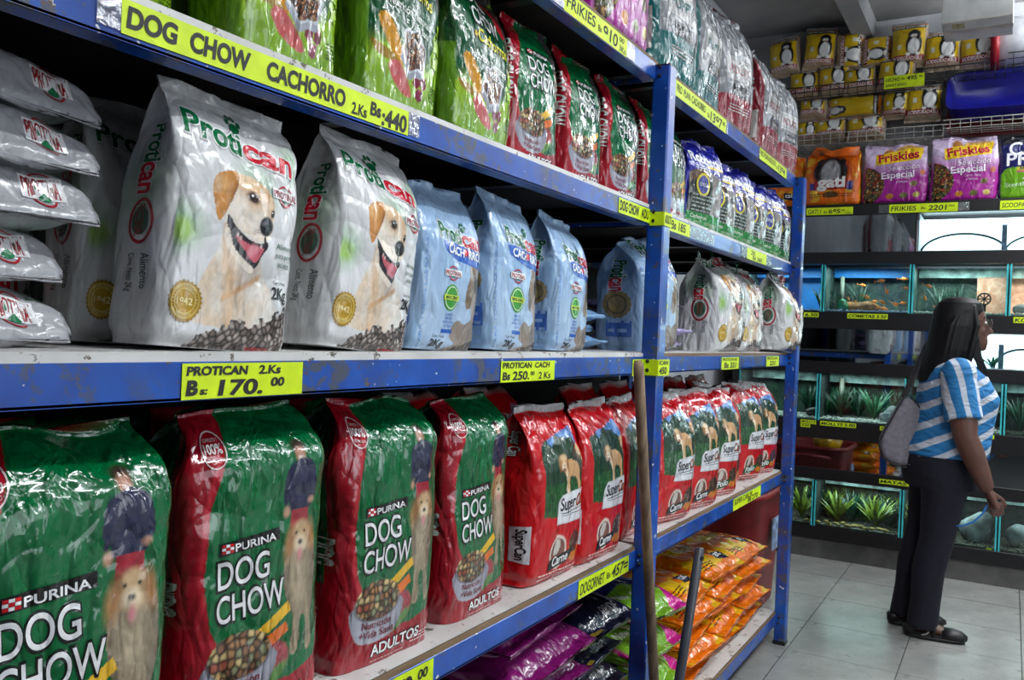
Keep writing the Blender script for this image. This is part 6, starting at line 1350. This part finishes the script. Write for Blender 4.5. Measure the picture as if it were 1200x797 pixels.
# face details and glasses
for s in (-1, 1):
    MB().ball((hx+.083, s*.033, hz+.008), (.011, .013, .009), 12, 8).build('eye', mat_simple('eye_white', (190, 186, 180), .2) if s < 0 else bpy.data.materials['eye_white'], pr, True)
    MB().ball((hx+.0905, s*.033, hz+.008), (.004, .005, .005), 10, 6).build('iris', BLACK, pr, True)
    MB().tube([(hx+.088, s*.015, hz+.032), (hx+.086, s*.035, hz+.038), (hx+.074, s*.055, hz+.032)], [.002, .004, .002], 6).build('eyebrow', HR, pr)
MB().ball((hx+.103, 0, hz-.073), (.004, .022, .007), 12, 6).build('lips', mat_simple('lip_colour', (120, 56, 54), .4), pr, True)
gl = empty('glasses', (hx+.112, 0, hz+.006), (0, 0, 0), pr); fr_ = MB()
for s in (-1, 1):
    fr_.tube([(-.004*abs(math.cos(k/14*6.283)), s*.034+.025*math.cos(k/14*6.283), .019*math.sin(k/14*6.283)) for k in range(15)], .0018, 6, False)
    fr_.tube([(-.004, s*.058, .008), (-.05, s*.076, .010), (-.115, s*.082, .004)], .0018, 6)
fr_.tube([(0, -.01, .004), (.002, 0, .008), (0, .01, .004)], .0016, 6)
fr_.build('frame', mat_simple('dark_metal_frame', (60, 46, 44), .3, .6), gl)
for s in (-1, 1): MB().add([(-.001, s*.034+.024*math.cos(k/14*6.283), .018*math.sin(k/14*6.283)) for k in range(14)], [tuple(range(14))]).build('lens', GLASS, gl)
ring = MB().tube([(kn+fwd*.004+np.array((math.cos(k/10*6.283)*.010, math.sin(k/10*6.283)*.010-.0, 0))) for k in range(11)], .0014, 5).build('finger_ring', mat_simple('silver', (200, 200, 200), .2, 1), pr)
# shoulder bag: held at her back by a strap over the left shoulder
sb = empty('shoulder_bag', (4.50, .425, .80), (0, 0, rad(-66))); sb.scale = (1.15, 1.1, 1.15); tag(sb, 'grey canvas shoulder bag hanging behind the back of the woman', 'bag')
CANV = mat_simple('grey_canvas', (112, 108, 116), .85, nscale=60, namt=.12, bumps=50, bdist=.002)
m = MB(); n = 30; vs = []
sec = [(.0, .36, .0, .02), (.08, .40, -.00, .05), (.3, .43, -.0, .07), (.55, .36, .0, .065), (.8, .24, .01, .05), (1, .16, .02, .02)]
outline = [(-.09, .02), (-.055, -.0), (.0, -.012), (.06, .0), (.105, .03), (.115, .08), (.095, .15), (.065, .21), (.03, .26), (.0, .285), (-.02, .27), (-.05, .21), (-.085, .14), (-.11, .08)]
for (k, y) in ((.86, -.035), (1, -.02), (1, .02), (.86, .035)):
    for (a, c) in outline: vs.append((a*k, y, .12+(c-.12)*k))
q = len(outline); f = [(i*q+j, i*q+(j+1) % q, (i+1)*q+(j+1) % q, (i+1)*q+j) for i in range(3) for j in range(q)]+[tuple(range(q-1, -1, -1)), tuple(3*q+j for j in range(q))]
o = m.add(vs, f).build('bag_body', CANV, sb, True); ss = o.modifiers.new('s', 'SUBSURF'); ss.levels = 2; ss.render_levels = 2
ed = MB().tube([(a*1.005, -.02, .12+(c-.12)*1.005) for a, c in outline+outline[:1]], .003, 6); ed.build('piping', BLACK, sb)
MB().tube([(-.01, 0, .275), (.045, .03, .40), (.09, .05, .50), (.13, .06, .525)], [(.018, .004)]*4, 8).build('strap', mat_simple('dark_strap', (44, 42, 46), .7), sb)
# blue hose hanging from her hand
tube_obj('air_hose', [(4.425, .07, .66), (4.425, .085, .62), (4.44, .12, .575), (4.46, .17, .545), (4.47, .215, .54)], .0045, mat_simple('bright_blue_hose', (40, 120, 200), .35), 'bright blue thin hose held in the hand of the woman', 'hose')
